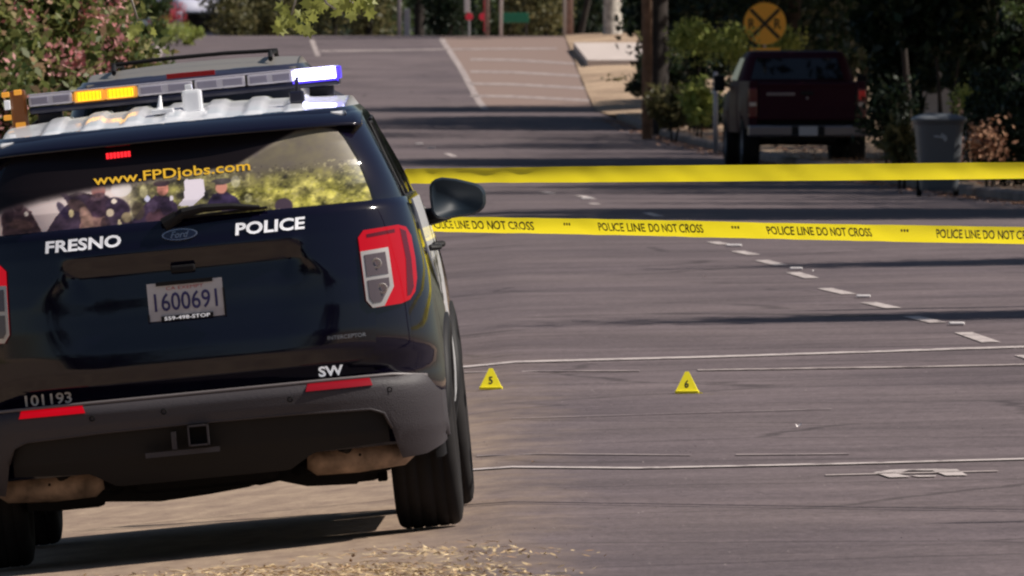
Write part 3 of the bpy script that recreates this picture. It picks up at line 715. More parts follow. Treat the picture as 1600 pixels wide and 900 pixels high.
# crease along the valance and shelf edge
bm = bmesh.new(); tube(bm, [(x, BS(x, midz(x)) + .004, midz(x)) for x in np.linspace(-.775, .775, 60)], .006, 6); bobj('bumper_crease', bm, M['plastic'], CAR, smooth=True)
for s, lab in ((-1, None), (1, None)):
    rf = patch('reflector', [(s * .58 - .135, .610), (s * .58 + .135, .610), (s * .58 + .125, .640), (s * .58 - .125, .640)], .02, lambda u, v, o: (u, BS(u, v) - .008 + o, v), M['redrefl'] if s > 0 else M['redlens'], CAR, .012)  # left reflector takes the glowing lens material to look brighter
for x in (-.42, -.13, .38, .78):
    bm = bmesh.new(); lathe(bm, [(0, .012), (-.003, .011), (-.003, .008), (0, .007)], 0, 0, 0, 16, 'z')
    for v in bm.verts: v.co = Vector((x + v.co.x, BS(x, .585) - .002 + v.co.z, .585 + v.co.y))
    bobj('parking_sensor', bm, M['dplastic'], CAR)
for s in (1, -1): tail_lamp(CAR, s)
# hitch
bm = bmesh.new()
for a, b, c, d in ((-.042, .042, .035, .042), (-.042, .042, -.042, -.035), (-.042, -.035, -.042, .042), (.035, .042, -.042, .042)): box(bm, a - .0, b, -.03, .25, .478 + c, .478 + d)
box(bm, -.22, .08, .0, .03, .405, .425); box(bm, -.11, -.09, -.01, .02, .43, .50); hit = bobj('tow_hitch', bm, M['plastic'], CAR)
bm = bmesh.new(); box(bm, -.034, .034, .02, .03, .445, .511); bobj('socket', bm, M['under'], hit)
# mufflers
for s in (1, -1):
    bm = bmesh.new()
    tube(bm, [(s * .415, .42, .325), (s * .45, .42, .322), (s * .62, .42, .322), (s * .80, .43, .33), (s * .86, .45, .345)], [.035, .062, .066, .062, .03], 20)
    mu = bobj('muffler', bm, M['muffler'], CAR, smooth=True)
    bm = bmesh.new(); tube(bm, [(s * .63, .42, .26), (s * .63, .355, .33), (s * .63, .42, .39)], .006, 6); tube(bm, [(s * .56, .30, .37), (s * .58, .36, .36)], .022, 12); bobj('muffler_strap', bm, M['under'], mu)
    bm = bmesh.new(); box(bm, s * .56 - .13, s * .56 + .13, .75, .95, .21, .29, .025); tube(bm, [(s * .45, .5, .30), (s * .2, .9, .26), (0, 1.3, .28)], .028, 10); box(bm, s * .70 - .02, s * .70 + .02, .9, 1.0, .20, .36, .008); bobj('suspension_arm', bm, M['under'], CAR)
# number plate
plf = lambda u, v, o: (u, float(TG(0, 1.02)) - .028 + o, v)
plf = lambda u, v, o, y0=float(TG(0, 1.02)) - .022: (u, y0 + o + (v - 1.02) * .05, v)
pl = patch('number_plate', [(-.152, .948), (.152, .948), (.152, 1.100), (-.152, 1.100)], .2, plf, M['plate'], CAR, .006, False)
text_on('plate_number', '1600691', .0, 1.022, .255, .074, plf, M['plateblue'], pl, -.003, bold=.012)
text_on('plate_exempt', 'CA EXEMPT', .0, 1.076, .15, .014, plf, M['platered'], pl, -.003)
bm = bmesh.new(); box(bm, -.105, .105, 0, .006, .945, .966); box(bm, -.115, .115, 0, .006, 1.088, 1.104); box(bm, -.158, -.151, 0, .006, .945, .975); box(bm, .151, .158, 0, .006, .945, 1.06)
y0 = float(TG(0, 1.02)) - .030
for v in bm.verts: v.co.y += y0
bobj('plate_frame', bm, M['dplastic'], pl)
text_on('frame_lettering', '559-498-STOP', 0, .956, .185, .015, lambda u, v, o: (u, y0 - .0015, v), M['letter'], pl, bold=.02)
# lettering and badges on the tailgate
text_on('agency_lettering', 'FRESNO', -.392, 1.286, .310, .049, tgf, M['letter'], CAR, -.004, bold=.03, shear=.10)
text_on('police_lettering', 'POLICE', .365, 1.286, .285, .050, tgf, M['letter'], CAR, -.004, bold=.03, shear=.10)
text_on('unit_number', '101193', -.592, .677, .190, .046, lambda u, v, o: (u, RS(u, v, False) - .006, v), M['lettergrey'], CAR, bold=.02)
text_on('district_letters', 'SW', .552, .682, .100, .042, lambda u, v, o: (u, RS(u, v, False) - .006, v), M['letter'], CAR, bold=.03)
text_on('trim_badge', 'INTERCEPTOR', .630, .815, .155, .016, tgf, M['logo'], CAR, -.004, bold=.01)
ov = [(.072 * math.cos(a), 1.288 + .023 * math.sin(a)) for a in [2 * math.pi * k / 36 for k in range(36)]]
lg = patch('maker_oval', ov, .02, lambda u, v, o: (u, float(TG(u, v)) - .008 + o, v), M['logo'], CAR, .006)
ov = [(.066 * math.cos(a), 1.288 + .0185 * math.sin(a)) for a in [2 * math.pi * k / 36 for k in range(36)]]
patch('oval_field', ov, .02, lambda u, v, o: (u, float(TG(u, v)) - .0095 + o, v), M['logoblue'], lg, .001)
text_on('oval_script', 'Ford', 0, 1.288, .075, .026, lambda u, v, o: (u, float(TG(u, v)) - .011, v), M['logo'], lg, shear=.4)
# shut line lamp above the plate
bm = bmesh.new(); box(bm, -.05, .05, float(TG(0, 1.15)) - .03, float(TG(0, 1.15)), 1.135, 1.165, .008); bobj('rear_camera', bm, M['dplastic'], CAR)
# printed film on the rear glass
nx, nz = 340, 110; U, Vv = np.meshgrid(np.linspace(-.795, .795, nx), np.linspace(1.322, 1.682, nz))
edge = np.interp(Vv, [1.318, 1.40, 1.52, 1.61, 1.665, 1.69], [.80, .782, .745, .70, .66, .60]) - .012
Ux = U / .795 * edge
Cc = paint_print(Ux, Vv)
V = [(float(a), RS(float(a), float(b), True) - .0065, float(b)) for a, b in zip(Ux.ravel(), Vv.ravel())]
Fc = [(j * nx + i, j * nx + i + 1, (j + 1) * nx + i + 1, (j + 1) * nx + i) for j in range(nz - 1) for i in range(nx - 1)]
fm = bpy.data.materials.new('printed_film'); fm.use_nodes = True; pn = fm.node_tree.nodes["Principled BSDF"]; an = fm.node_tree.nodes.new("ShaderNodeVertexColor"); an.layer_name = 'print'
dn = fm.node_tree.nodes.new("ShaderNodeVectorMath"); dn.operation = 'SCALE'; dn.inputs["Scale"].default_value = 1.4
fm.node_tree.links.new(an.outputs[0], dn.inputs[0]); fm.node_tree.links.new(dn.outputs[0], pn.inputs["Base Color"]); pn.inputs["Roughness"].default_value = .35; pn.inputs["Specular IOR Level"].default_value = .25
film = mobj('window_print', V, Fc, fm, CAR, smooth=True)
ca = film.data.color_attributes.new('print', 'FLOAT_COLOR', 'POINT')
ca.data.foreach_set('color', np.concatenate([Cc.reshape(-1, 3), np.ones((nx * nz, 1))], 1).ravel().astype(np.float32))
gl = lambda u, v, o: (u, RS(u, v, True) - .009, v)
text_on('web_address', 'www.FPDjobs.com', -.012, 1.530, .635, .052, gl, M['letteryel'], CAR, bold=.012)
# wiper
bm = bmesh.new(); wf = lambda u, v, o: (u, RS(u, v, True) - o, v)
tube(bm, [wf(-.02, 1.345, .03), wf(.02, 1.372, .045), wf(.10, 1.384, .045), wf(.22, 1.380, .035), wf(.33, 1.366, .025)], [.022, .022, .018, .013, .008], 8)
tube(bm, [wf(-.06, 1.33, .02), wf(.0, 1.36, .03)], [.03, .026], 10); tube(bm, [wf(-.03, 1.352, .015), wf(.36, 1.362, .015)], .006, 6); bobj('wiper', bm, M['dplastic'], CAR)
# deck light inside the glass
bm = bmesh.new()
for k in range(7): box(bm, -.270 + k * .0145, -.259 + k * .0145, RS(.2, 1.63, True) - .016, RS(.2, 1.63, True) - .008, 1.612, 1.640)
bobj('deck_light', bm, M['redon'], CAR)
# mirror
for s in (1, -1):
    V, Fc = [], []; N1, N2 = 14, 20
    for i in range(N1 + 1):
        t = i / N1; y = 2.88 + .19 * t; k = (1 - (2 * t - 1) ** 4 * .9) ** .5 if t > .12 else .90 + .10 * t / .12
        for j in range(N2):
            a = 2 * math.pi * j / N2; cx_, cz_ = math.cos(a), math.sin(a); e = 2 / 3.4
            px = math.copysign(abs(cx_) ** e, cx_) * .118; pz = math.copysign(abs(cz_) ** e, cz_) * .083
            sk_ = 1 + .18 * (-px / .12)
            V.append((s * (1.082 + px * k), y, 1.305 + pz * k * (.92 if px > 0 else 1.02) + .02 * px / .12 * (1 if pz > 0 else -1) * -.6 - .012 * (px > .05)))
    for i in range(N1):
        for j in range(N2): a = i * N2 + j; b = i * N2 + (j + 1) % N2; Fc.append((a, b, b + N2, a + N2))
    Fc.append(list(range(N2))); Fc.append([N1 * N2 + j for j in range(N2)])
    mi = mobj('wing_mirror', V, Fc, M['mirror'], CAR, smooth=True)
    bm = bmesh.new(); tube(bm, [(s * .90, 3.06, 1.23), (s * .98, 3.02, 1.235), (s * 1.04, 2.99, 1.245)], [.04, .035, .03], 10); bobj('mirror_arm', bm, M['dplastic'], mi)
# roof gear
LB = bpy.data.objects.new('light_bar', None); link(LB); LB.parent = CAR; LB.location = (.02, 1.95, 1.862); LB.scale = (.93, 1, 1.0)
bm = bmesh.new(); box(bm, -.69, .69, -.15, .15, -.040, -.012, .012); box(bm, -.66, -.55, -.04, .04, -.085, -.035, .01); box(bm, .55, .66, -.04, .04, -.085, -.035, .01); tube(bm, [(-.60, 0, -.05), (-.69, 0, -.10), (-.72, 0, -.13)], .02, 8); tube(bm, [(.60, 0, -.05), (.69, 0, -.10), (.72, 0, -.13)], .02, 8); bobj('base', bm, M['bardark'], LB)
seg = [(-.69, -.495, 'clear'), (-.488, -.358, 'amber'), (-.350, -.215, 'amber'), (-.205, .04, 'clear'), (.048, .275, 'clear'), (.283, .485, 'clear'), (.492, .675, 'blue')]
for a, b, kd in seg:
    bm = bmesh.new(); box(bm, a, b, -.145, .145, -.010, .036, .008)
    mm = dict(clear=M['barclear'], amber=M['amberdim'], blue=M['blueon'])[kd]
    o = bobj('lens', bm, mm, LB)
    if kd == 'clear':
        bm = bmesh.new(); k = 2
        for i in range(k): u0 = a + (b - a) * (i + .12) / k; u1 = a + (b - a) * (i + .88) / k; box(bm, u0, u1, -.149, -.140, -.002, .028, .003)
        bobj('lamp_module', bm, M['barled'], o)
    elif kd == 'amber':
        bm = bmesh.new()
        box(bm, a + .012, b - .010, -.151, -.140, -.005, .031, .006); lt = bobj('lit_lamp', bm, M['amber'], o)
        for i in range(1, 8):
            u0 = a + (b - a) * i / 8; bm = bmesh.new(); box(bm, u0 - .0022, u0 + .0022, -.1535, -.149, -.004, .030); bobj('lens_rib', bm, M['amberrib'], o)
    else:
        bm = bmesh.new(); box(bm, b, b + .022, -.13, .13, -.014, .038, .006); box(bm, a - .01, b + .012, -.149, .13, -.026, -.011, .003); bobj('blue_halo_rim', bm, M['bluehalo'], o)  # blue rim thickened to stand in for the lamp's glow halo
bm = bmesh.new(); box(bm, -.69, .69, -.135, .135, .037, .043, .003); bobj('top_cover', bm, M['barclear'], LB)
# block added to imitate lens bloom around the bar's amber left end lamp
bm = bmesh.new(); box(bm, -.775, -.705, -.06, .06, -.105, .065, .012); sb = bobj('bloom_block', bm, mat('bloom_block_glow', (.13, .045, .015), .3, coat=.5, emit=(1, .3, .05), estr=.05), LB)
for z0, x0, x1 in ((.040, -.81, -.775), (-.055, -.81, -.775), (-.09, -.76, -.715), (.045, -.755, -.72)):
    bm = bmesh.new(); box(bm, x0, x1, -.07, -.05, z0, z0 + .022, .004); bobj('bloom_spot', bm, M['amberdim'], sb)
bm = bmesh.new(); box(bm, -.802, -.775, -.075, -.055, -.012, .028, .004); bobj('bloom_flash', bm, M['letter'], sb)
# antennas
bm = bmesh.new(); box(bm, .035, .115, .95, 1.10, 1.765, 1.862, .014); box(bm, .05, .08, .97, 1.0, 1.86, 1.885, .004); bobj('antenna_dome', bm, M['white'], CAR)
bm = bmesh.new(); tube(bm, [(-.06, .85, 1.775), (-.055, .86, 1.80), (-.05, .88, 1.85)], [.030, .012, .005], 10); box(bm, -.09, .0, .82, .95, 1.775, 1.795, .006); bobj('fin_antenna', bm, M['white'], CAR)
bm = bmesh.new(); box(bm, .475, .535, .80, .88, 1.765, 1.815, .01); tube(bm, [(.505, .84, 1.81), (.51, .84, 1.86), (.515, .84, 1.872)], .008, 8); bobj('antenna_base', bm, M['bardark'], CAR)

# second SUV further along the shoulder
x_, y_, _ = -1.86, 113.0, 0
CAR2 = empty('dark_suv', (x_, y_, G(x_, y_) + .0), 0, 'dark SUV with a roof rack parked ahead of the police SUV', 'car')
CAR2.rotation_euler = (0, -.092, -.01); CAR2.scale = (.96, 1.0, 1.088)
suv_common(CAR2, M['suvpaint'], mat('grey_roof', (.20, .185, .17), .45), False)
for s in (1, -1): tail_lamp(CAR2, s)
patch('tailgate', [(-.755, 1.316), (-.742, .77), (-.665, .705), (.665, .705), (.742, .77), (.755, 1.316)], .05, tgf, M['suvpaint'], CAR2, .02)
bumper2 = bumper_strip('bumper', lambda x: .65, lambda x: .30, -.985, .985, M['plastic'], CAR2, n=60)
bm = bmesh.new(); box(bm, -.16, .16, .225, .24, 1.712, 1.742, .004); bobj('brake_light', bm, M['redrefl'], CAR2)
rk = bpy.data.objects.new('roof_rack', None); link(rk); rk.parent = CAR2
for s in (1, -1):
    bm = bmesh.new(); tube(bm, [(s * .52, .75, 1.775), (s * .52, .85, 1.812), (s * .52, 2.4, 1.82), (s * .52, 2.5, 1.78)], .016, 8); bobj('side_rail', bm, M['dplastic'], rk)
for y in (.95, 1.5, 2.05):
    bm = bmesh.new(); tube(bm, [(-.54, y, 1.822), (-.2, y, 1.832), (.2, y, 1.832), (.54, y, 1.822)], .012, 8); bobj('cross_bar', bm, M['dplastic'], rk)

# ------------------------------------------------------------------ police tape
def ribbon(name, cps, wd, twist, label, parent=None, text=None):
    """cps: list of (px, py centre, d)"""
    P_ = [at(*c) for c in cps]
    cum = [0]
    for a, b in zip(P_, P_[1:]): cum.append(cum[-1] + (b - a).length)
    T = cum[-1]
    def cat(s):
        s = min(max(s, 0), T); i = max(j for j in range(len(cum) - 1) if cum[j] <= s); t = (s - cum[i]) / (cum[i + 1] - cum[i])
        p0, p1, p2, p3 = P_[max(i - 1, 0)], P_[i], P_[i + 1], P_[min(i + 2, len(P_) - 1)]
        return .5 * ((2 * p1) + (-p0 + p2) * t + (2 * p0 - 5 * p1 + 4 * p2 - p3) * t * t + (-p0 + 3 * p1 - 3 * p2 + p3) * t ** 3)
    def f(s, v, off=0.0):
        c = cat(s); d = (cat(min(s + .05, T)) - cat(max(s - .05, 0))).normalized()
        a = twist(s); sd = d.cross(Vector((0, 0, 1))).normalized(); up = sd.cross(d).normalized()
        if up.z < 0: up = -up
        u = up * math.cos(a) + sd * math.sin(a); nn = u.cross(d).normalized()
        if nn.y > 0: nn = -nn
        return c + u * v + nn * (.010 * math.cos(v / wd * math.pi) * (.6 + .4 * math.sin(s * 1.7)) + .0025 * math.sin(s * 23 + v * 60) * math.sin(s * 5.1) + off)
    V, Fc = [], []; n = int(T / .06); k = 6
    for i in range(n + 1):
        for j in range(k + 1): V.append(f(T * i / n, (j / k - .5) * wd))
    for i in range(n):
        for j in range(k): a = i * (k + 1) + j; Fc.append((a, a + k + 1, a + k + 2, a + 1))
    root = mobj(name, V, Fc, M['tape'], None, smooth=True)
    tag(root, label, 'barrier tape')
    return root, f, cum, T
tw1 = lambda s: .2 + .07 * math.sin(s * 6.3) * math.sin(s * 2.1) + .2 * sstep(1.6, .2, s) + .12 * math.sin(s * .8)
root1, f1, cum1, T1 = ribbon('police_tape', [(630, 349.2, 77.95), (690, 350.5, 77.6), (850, 352.9, 77), (1018, 356.2, 76.4), (1282, 362.3, 75.5), (1600, 368.0, 74.4), (1900, 372, 73.4), (2250, 371, 72.3)], .072, tw1, 'lower yellow barrier tape printed POLICE LINE DO NOT CROSS, strung across the road')
# lettering repeats along the tape, found by the photo's spacing
def s_at_px(fn, T, px):
    lo, hi = 0, T
    for _ in range(40):
        m_ = (lo + hi) / 2; p = fn(m_, 0); q = 800 + p.x * F / p.y
        if q < px: lo = m_
        else: hi = m_
    return lo
for c0, c1, g0 in ((672, 835, 888), (936, 1100, 1151), (1200, 1363, 1415), (1464, 1627, 1680), (1728, 1892, 1945)):
    s0, s1, sg = s_at_px(f1, T1, c0), s_at_px(f1, T1, c1), s_at_px(f1, T1, g0)
    Vt, Ft = text_mesh('POLICE LINE DO NOT CROSS', .02)
    iv = sorted((min(Vt[k][0] for k in f), max(Vt[k][0] for k in f)) for f in Ft); gaps = []; e_ = iv[0][1]
    for a_, b_ in iv:
        if a_ > e_: gaps.append((a_ - e_, (a_ + e_) / 2))
        e_ = max(e_, b_)
    cuts = [-1] + sorted(g_[1] for g_ in sorted(gaps, reverse=True)[:4]) + [1]
    for w0, w1 in zip(cuts, cuts[1:]):
        ids = [i for i, v in enumerate(Vt) if w0 < v[0] <= w1]; mp_ = {i: k for k, i in enumerate(ids)}
        mobj('tape_word', [f1((s0 + s1) / 2 + Vt[i][0] * (s1 - s0), .004 + Vt[i][1] * .038, .004) for i in ids], [[mp_[i] for i in f] for f in Ft if f[0] in mp_], M['tapeink'], root1)
    Vt, Ft = text_mesh('III', .03)
    mobj('tape_mark', [f1(sg + a * .052, .014 + b * .011, .004) for a, b in Vt], Ft, M['tapeink'], root1)
root2, f2_, cum2, T2 = ribbon('police_tape', [(630, 275.2, 77.95), (900, 272.5, 76.8), (1282, 269.3, 75.5), (1600, 266.2, 74.4), (1900, 262, 73.4), (2250, 256, 72.3)], .070, lambda s: -.12 + .08 * math.sin(s * 5.2) * math.sin(s * 1.9) - .3 * sstep(2.6, .2, s) + .06 * math.sin(s * .6 + 1), 'upper yellow barrier tape with its blank side showing, strung in front of the parked pickup')
for px in (630, 2230):
    d0 = 78.0 if px == 630 else 72.4
    b = at(px, 300, d0); gz = G(b.x, d0); bm = bmesh.new(); box(bm, -.025, .025, 0, .04, 0, 1.32 if px == 630 else 1.55, .004)
    st = bobj('tape_post', bm, M['steel']); st.location = (b.x, d0, gz)
    tag(st, 'steel post holding the ' + ('left ends' if px == 630 else 'right ends') + ' of both yellow tapes', 'post', 'posts the tapes are tied to')

# ------------------------------------------------------------------ evidence markers
for (px, py, num, lab) in ((767, 609, '5', 'small yellow evidence tent numbered 5 near the police SUV wheel'), (1073.5, 615, '6', 'small yellow evidence tent numbered 6 alone in the middle lane')):
    x, y, z = gp(px, py)
    e = empty('evidence_marker', (x, y, z + .001), random.uniform(-.05, .05), lab, 'evidence marker', 'numbered evidence tents on the road')
    bm = bmesh.new(); h, t, b, ty = .118, .010, .060, .05
    A = [(-b, -ty, .014), (b, -ty, .014), (t, -.006, h), (-t, -.006, h)]; B = [(-b, ty, .014), (b, ty, .014), (t, .006, h), (-t, .006, h)]
    va = [bm.verts.new(v) for v in A]; vb = [bm.verts.new(v) for v in B]
    bm.faces.new(va); bm.faces.new(vb[::-1]); bm.faces.new((va[3], va[2], vb[2], vb[3])); bm.faces.new((va[0], va[3], vb[3], vb[0])); bm.faces.new((va[1], vb[1], vb[2], va[2]))
    bobj('panel', bm, M['marker'], e)
    bm = bmesh.new(); box(bm, -.064, .064, -ty - .012, ty + .012, 0, .016, .004); box(bm, .064, .085, -ty, -ty + .02, 0, .006); bobj('foot', bm, M['marker'], e)
    sl_ = (ty - .006) / (h - .014)
    mobj('numeral', [(a * .022, -ty - .0015 + (.052 + c * .042 - .014) * sl_, .052 + c * .042) for a, c in text_mesh(num, .02)[0]], text_mesh(num, .02)[1], M['ink'], e)
# debris on the road
def scrap(name, px, py, w_, h_, m, lab, cat):
    x, y, z = gp(px, py); bm = bmesh.new(); r = random.Random(int(px))
    vs = [bm.verts.new((w_ * math.cos(a) * r.uniform(.6, 1), w_ * math.sin(a) * r.uniform(.8, 2), h_ * r.uniform(.15, 1))) for a in [k * math.pi / 3 for k in range(6)]]; c = bm.verts.new((0, 0, h_ * .3))
    for k in range(6): bm.faces.new((vs[k], vs[(k + 1) % 6], c))
    o = bobj(name, bm, m); o.location = (x, y, z + .002); tag(o, lab, cat)
scrap('paper_scrap', 1248, 670, .020, .026, M['rpm'], 'small cream paper scrap lying alone on the right of the road', 'litter')
scrap('dark_pebble', 833, 724, .012, .012, M['wood'], 'small brown pebble near the nearer crosswalk line', 'pebble')
scrap('road_pebble', 1100, 433, .014, .012, M['rpm'], 'small pale pebble below the printed tape in the middle lane', 'pebble')
scrap('dry_leaf', 1270, 424, .014, .010, M['rpm'], 'tiny pale dry leaf beside the broken lane line', 'leaf')

# ------------------------------------------------------------------ pickup truck
TX = at(1262, 258, 290); TR = empty('pickup_truck', (TX.x, 290, G(TX.x, 290)), math.radians(3.4), 'maroon pickup truck parked in the shade at the right kerb', 'truck')
def bevbox(name, dims, m, parent, bev=.02, smooth=False):
    bm = bmesh.new(); box(bm, *dims, bev); return bobj(name, bm, m, parent, smooth)
tg2 = bevbox('tailgate', (-.80, .80, .10, .17, .76, 1.37, .02)[:6], M['truck'], TR, .025)
bevbox('tailgate_lip', (-.79, .79, .085, .12, 1.31, 1.36), M['truck'], tg2, .01)
bevbox('handle', (-.10, .10, .08, .11, 1.17, 1.23), M['dplastic'], tg2, .01)
bevbox('badge', (-.66, -.20, .088, .101, 1.16, 1.21), M['tchrome'], tg2, .004)
bevbox('emblem', (-.02, .02, .075, .10, 1.10, 1.14), M['tchrome'], tg2, .004)
bevbox('crease', (-.76, .76, .094, .105, .93, .95), M['truck'], tg2, .004)
for s in (1, -1):
    V, Fc = [], []
    yy = np.linspace(.10, 2.15, 24); zz = np.linspace(.62, 1.39, 12)
    for y in yy:
        for z in zz:
            V.append((s * (.955 + .03 * math.sin((z - .62) / .77 * math.pi) + .045 * math.exp(-((y - 1.1) / .45) ** 2) * max(0, 1 - abs(z - .85) / .4) - .03 * max(0, (.3 - y) / .3)), y, z))
    n = len(zz)
    for i in range(len(yy) - 1):
        for j in range(n - 1):
            c = ((yy[i] + yy[i + 1]) / 2 - 1.1) ** 2 + ((zz[j] + zz[j + 1]) / 2 - .45) ** 2
            if c < .44 ** 2: continue
            a = i * n + j; Fc.append((a, a + n, a + n + 1, a + 1))
    b = len(V)
    for i in range(len(yy)): V.append((s * .82, yy[i], 1.39)); V.append((s * .82, yy[i], .8))
    for i in range(len(yy) - 1): Fc.append((i * n + n - 1, (i + 1) * n + n - 1, b + 2 * i + 2, b + 2 * i)); Fc.append((b + 2 * i, b + 2 * i + 2, b + 2 * i + 3, b + 2 * i + 1))
    for j in range(n - 1): k = len(V); V += [(s * .81, .10, zz[j]), (s * .81, .10, zz[j + 1])]; Fc.append((j, j + 1, k + 1, k))
    mobj('bed_side', V, Fc, M['truck'], TR, smooth=False)
    tl = bevbox('tail_lamp', (s * .885 - .07, s * .885 + .07, .075, .25, .80, 1.28), M['truckred'], TR, .02)
    bevbox('lens_glint', (s * .885 - .05, s * .885 + .06, .068, .078, 1.10, 1.24), M['redrefl'] if s > 0 else M['truckred'], tl, .004)  # glint put into the material: right one glows, left stays dull
    bevbox('reverse_lens', (s * .885 - .055, s * .885 + .055, .07, .08, .99, 1.05), M['lampframe'], tl, .004)
    bm = bmesh.new(); tube(bm, [(s * 1.0, 3.75, 1.30), (s * 1.12, 3.72, 1.33)], .03, 8); box(bm, s * 1.17 - .09, s * 1.17 + .09, 3.62, 3.76, 1.22, 1.48, .03); bobj('wing_mirror', bm, M['dplastic'], TR)
bp = bevbox('bumper', (-.97, .97, -.12, .08, .50, .68), M['tchrome'], TR, .03)
bevbox('step_pad', (-.60, .60, -.125, .06, .675, .69), M['dplastic'], bp, .004)
bevbox('bumper_recess', (-.27, .27, -.126, -.10, .515, .665), M['dplastic'], bp, .01)
pp = bevbox('number_plate', (-.152, .152, -.134, -.128, .515, .665), M['plate'], TR, .003)
bm = bmesh.new(); box(bm, -.80, .80, .2, 2.15, .62, .80, .02); box(bm, -.45, .45, .0, 5.2, .42, .62, .03); box(bm, -.86, .86, .9, 1.3, .35, .45, .03); bobj('chassis', bm, M['under'], TR)
CABT = interp_tab([(.55, .98, 2.2, 4.5), (.9, 1.0, 2.18, 4.5), (1.3, .985, 2.2, 4.45), (1.40, .96, 2.22, 4.3), (1.6, .89, 2.28, 3.95), (1.78, .82, 2.36, 3.6), (1.86, .76, 2.45, 3.45), (1.885, .66, 2.6, 3.3)])
def tub(tabf, zs, m, name, parent):
    V, Fc = [], []; n = 36
    for z in zs:
        w_, r, f = tabf(z); c = (r + f) / 2; hl = (f - r) / 2
        for k in range(n):
            a = 2 * math.pi * k / n; e = 2 / 7.0; V.append((math.copysign(abs(math.cos(a)) ** e, math.cos(a)) * w_, c + math.copysign(abs(math.sin(a)) ** e, math.sin(a)) * hl, z))
    for j in range(len(zs) - 1):
        for k in range(n): a = j * n + k; b = j * n + (k + 1) % n; Fc.append((a, b, b + n, a + n))
    Fc.append([(len(zs) - 1) * n + k for k in range(n)]); return mobj(name, V, Fc, m, parent, smooth=False)
tub(CABT, [.55, .8, 1.0, 1.2, 1.3, 1.4, 1.5, 1.6, 1.7, 1.78, 1.83, 1.86, 1.885], M['truck'], 'cab', TR)
def cabw(z): return CABT(z)
mobj('rear_window', [(-.76, cabw(1.42)[1] - .012, 1.42), (.76, cabw(1.42)[1] - .012, 1.42), (.66, cabw(1.76)[1] - .012, 1.76), (-.66, cabw(1.76)[1] - .012, 1.76)], [(0, 1, 2, 3)], M['glass'], TR)
for s in (1, -1): mobj('side_window', [(s * (cabw(1.4)[0] + .006), 2.5, 1.40), (s * (cabw(1.4)[0] + .006), 4.0, 1.40), (s * (cabw(1.76)[0] + .006), 3.55, 1.76), (s * (cabw(1.76)[0] + .006), 2.6, 1.76)], [(0, 1, 2, 3)], M['glass'], TR)
HD = interp_tab([(.55, .98, 4.2, 5.7), (.9, 1.0, 4.2, 5.72), (1.15, .95, 4.2, 5.66), (1.25, .88, 4.2, 5.5), (1.28, .80, 4.25, 5.3)]); tub(HD, [.55, .7, .9, 1.05, 1.15, 1.22, 1.25, 1.28], M['truck'], 'hood', TR)
for s in (1, -1):
    for y in (1.1, 4.85): wheel(TR, s * .86, y, .372, 1.07)

# ------------------------------------------------------------------ signs, posts, bin
sp = at(1195, 37, 389); gz = G(sp.x, 389)
RR = empty('railroad_sign', (sp.x, 389, gz), 0, 'round orange railroad crossing warning sign with black X above the pickup', 'road sign')
zc = sp.z - gz
bm = bmesh.new(); n = 40; bmesh.ops.create_cone(bm, cap_ends=True, segments=n, radius1=.46, radius2=.46, depth=.006)
for v in bm.verts: v.co = Vector((v.co.x, v.co.z, v.co.y + zc))
disc = bobj('sign_disc', bm, M['sign'], RR)
bm = bmesh.new()
for a in (math.pi / 4, -math.pi / 4): box(bm, -.44, .44, -.008, -.005, -.038, .038, 0, Matrix.Translation((0, 0 if a > 0 else -.002, zc)) @ Matrix.Rotation(a, 4, 'Y'))
bobj('cross_stroke', bm, M['ink'], disc)
for s in (1, -1): mobj('letter_r', [(s * .28 + a * .15, -.009, zc + b * .22) for a, b in text_mesh('R', .02)[0]], text_mesh('R', .02)[1], M['ink'], disc)
bm = bmesh.new(); box(bm, -.33, .33, -.005, .0, zc - .92, zc - .52, .002); pq = bobj('sign_plaque', bm, M['sign'], RR)
bm = bmesh.new(); box(bm, -.20, -.11, -.010, -.007, zc - .72, zc - .60); box(bm, .0, .24, -.010, -.007, zc - .72, zc - .62); bobj('plaque_lettering', bm, M['ink'], pq)
bm = bmesh.new(); box(bm, -.03, .03, .003, .05, 0, zc + .4, .004); bobj('sign_post', bm, M['steel'], RR)

# wheelie bin
bp_ = at(1467, 308, 233); BN = empty('wheelie_bin', (bp_.x, 233, G(bp_.x, 233)), .06, 'grey wheelie bin with a pale arrow emblem standing at the right kerb', 'bin')
V, Fc = [], []; n = 24
for z, hw, hd in ((.08, .235, .26), (.12, .245, .27), (.55, .275, .31), (.93, .305, .345), (.97, .325, .365), (.99, .325, .365)):
    for k in range(n): a = 2 * math.pi * k / n; e = 2 / 6; V.append((math.copysign(abs(math.cos(a)) ** e, math.cos(a)) * hw, math.copysign(abs(math.sin(a)) ** e, math.sin(a)) * hd, z))
for j in range(5):
    for k in range(n): a = j * n + k; b = j * n + (k + 1) % n; Fc.append((a, b, b + n, a + n))
Fc.append(list(range(n))[::-1]); mobj('tub', V, Fc, M['bin'], BN)
V, Fc = [], []
for z, k_ in ((.985, 1.08), (1.005, 1.10), (1.03, 1.02), (1.065, .75), (1.08, .4)):
    for k in range(n): a = 2 * math.pi * k / n; e = 2 / 5; V.append((math.copysign(abs(math.cos(a)) ** e, math.cos(a)) * .325 * k_, math.copysign(abs(math.sin(a)) ** e, math.sin(a)) * .365 * k_, z))
for j in range(4):
    for k in range(n): a = j * n + k; b = j * n + (k + 1) % n; Fc.append((a, b, b + n, a + n))
Fc.append([4 * n + k for k in range(n)]); mobj('lid', V, Fc, M['bin'], BN, smooth=True)
em = [(-.10, .80), (.0, .79), (.0, .83), (.07, .79), (.08, .74), (.05, .71), (.02, .76), (-.09, .775)]
mobj('emblem', [(x, -.345 - (z - .55) * .03, z) for x, z in em], [list(range(8))], M['emblem'], BN)
